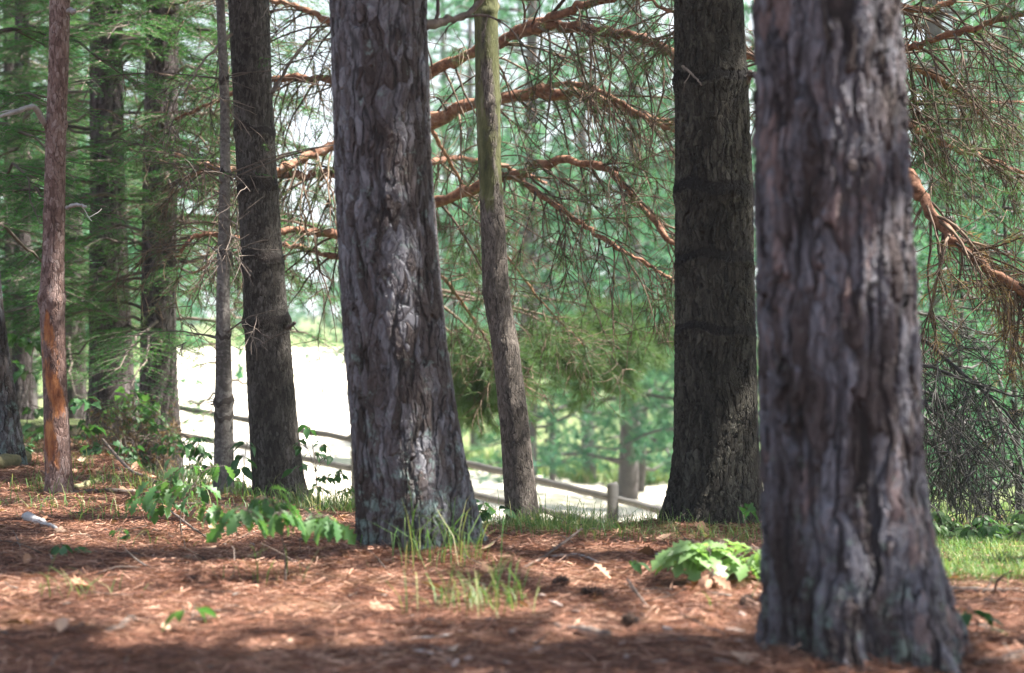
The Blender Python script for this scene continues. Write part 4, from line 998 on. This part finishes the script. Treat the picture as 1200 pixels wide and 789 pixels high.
# ------------------------------------------------------------------ air
hb = MB(); lo, hi = (-455, -65, -12), (455, 570, 19)
v = [(x, y, z) for z in (lo[2], hi[2]) for x, y in ((lo[0], lo[1]), (hi[0], lo[1]), (hi[0], hi[1]), (lo[0], hi[1]))]
hb.add(v, None, [(3, 2, 1, 0), (4, 5, 6, 7), (0, 1, 5, 4), (1, 2, 6, 5), (2, 3, 7, 6), (3, 0, 4, 7)], .5)
hm = bpy.data.materials.new('summer_haze'); hm.use_nodes = True; hn = hm.node_tree; hn.nodes.clear()
ho = hn.nodes.new('ShaderNodeOutputMaterial'); hv = hn.nodes.new('ShaderNodeVolumePrincipled')
hv.inputs['Color'].default_value = (.9, .96, 1, 1); hv.inputs['Density'].default_value = .0008
hn.links.new(hv.outputs[0], ho.inputs['Volume'])
tag(hb.build('haze', hm), 'pale summer haze softening the trees beyond the fence', 'haze', kind='stuff')

# ------------------------------------------------------------------ camera, sky, sun
cam = bpy.data.cameras.new('camera'); co = bpy.data.objects.new('camera', cam); C.objects.link(co)
co.location = (0, 0, CZ); co.rotation_euler = (math.pi/2, 0, 0)
cam.sensor_width = 36; cam.lens = F/1200*36; cam.clip_start = .1; cam.clip_end = 2000
cam.dof.use_dof = True; cam.dof.focus_distance = 9.0; cam.dof.aperture_fstop = 2.8
sc = bpy.context.scene; sc.camera = co
w = bpy.data.worlds.new('World'); sc.world = w; w.use_nodes = True
nt = w.node_tree; sk = nt.nodes.new('ShaderNodeTexSky'); sk.sky_type = 'NISHITA'; sk.sun_disc = False
el = math.asin(SUN[2]); sk.sun_elevation = el; sk.sun_rotation = math.atan2(SUN[0], SUN[1]); sk.dust_density = 2.0
tcw = nt.nodes.new('ShaderNodeTexCoord'); sxw = nt.nodes.new('ShaderNodeSeparateXYZ'); nt.links.new(tcw.outputs['Generated'], sxw.inputs[0])
cl = nt.nodes.new('ShaderNodeTexNoise'); cl.inputs['Scale'].default_value = 2.5; cl.inputs['Detail'].default_value = 6; nt.links.new(tcw.outputs['Generated'], cl.inputs['Vector'])
mr = nt.nodes.new('ShaderNodeMapRange'); mr.interpolation_type = 'SMOOTHSTEP'; nt.links.new(sxw.outputs[2], mr.inputs[0])
mr.inputs[1].default_value = .62; mr.inputs[2].default_value = .12; mr.inputs[3].default_value = -.1; mr.inputs[4].default_value = .75
ma = nt.nodes.new('ShaderNodeMath'); ma.operation = 'ADD'; ma.use_clamp = True; nt.links.new(mr.outputs[0], ma.inputs[0])
mb_ = nt.nodes.new('ShaderNodeMapRange'); nt.links.new(cl.outputs['Fac'], mb_.inputs[0]); mb_.inputs[1].default_value = .42; mb_.inputs[2].default_value = .62; mb_.inputs[4].default_value = .5
nt.links.new(mb_.outputs[0], ma.inputs[1])
mxw = nt.nodes.new('ShaderNodeMix'); mxw.data_type = 'RGBA'; nt.links.new(ma.outputs[0], mxw.inputs[0]); nt.links.new(sk.outputs[0], mxw.inputs[6]); mxw.inputs[7].default_value = (2.9, 3.05, 3.25, 1)
nt.links.new(mxw.outputs[2], nt.nodes['Background'].inputs[0]); nt.nodes['Background'].inputs[1].default_value = .08
sl = bpy.data.lights.new('sun', 'SUN'); sl.energy = 5.0; sl.angle = math.radians(.5); sl.color = (1, .95, .87)
so = bpy.data.objects.new('sun', sl); C.objects.link(so); so.rotation_euler = Vector(SUN).to_track_quat('Z', 'Y').to_euler()
sc.view_settings.view_transform = 'Standard'; sc.view_settings.look = 'None'; sc.view_settings.exposure = 2.42; sc.view_settings.gamma = 1
sc.view_settings.use_curve_mapping = False
sc.cycles.max_bounces = 6; sc.cycles.diffuse_bounces = 4; sc.cycles.transmission_bounces = 4; sc.cycles.use_denoising = True
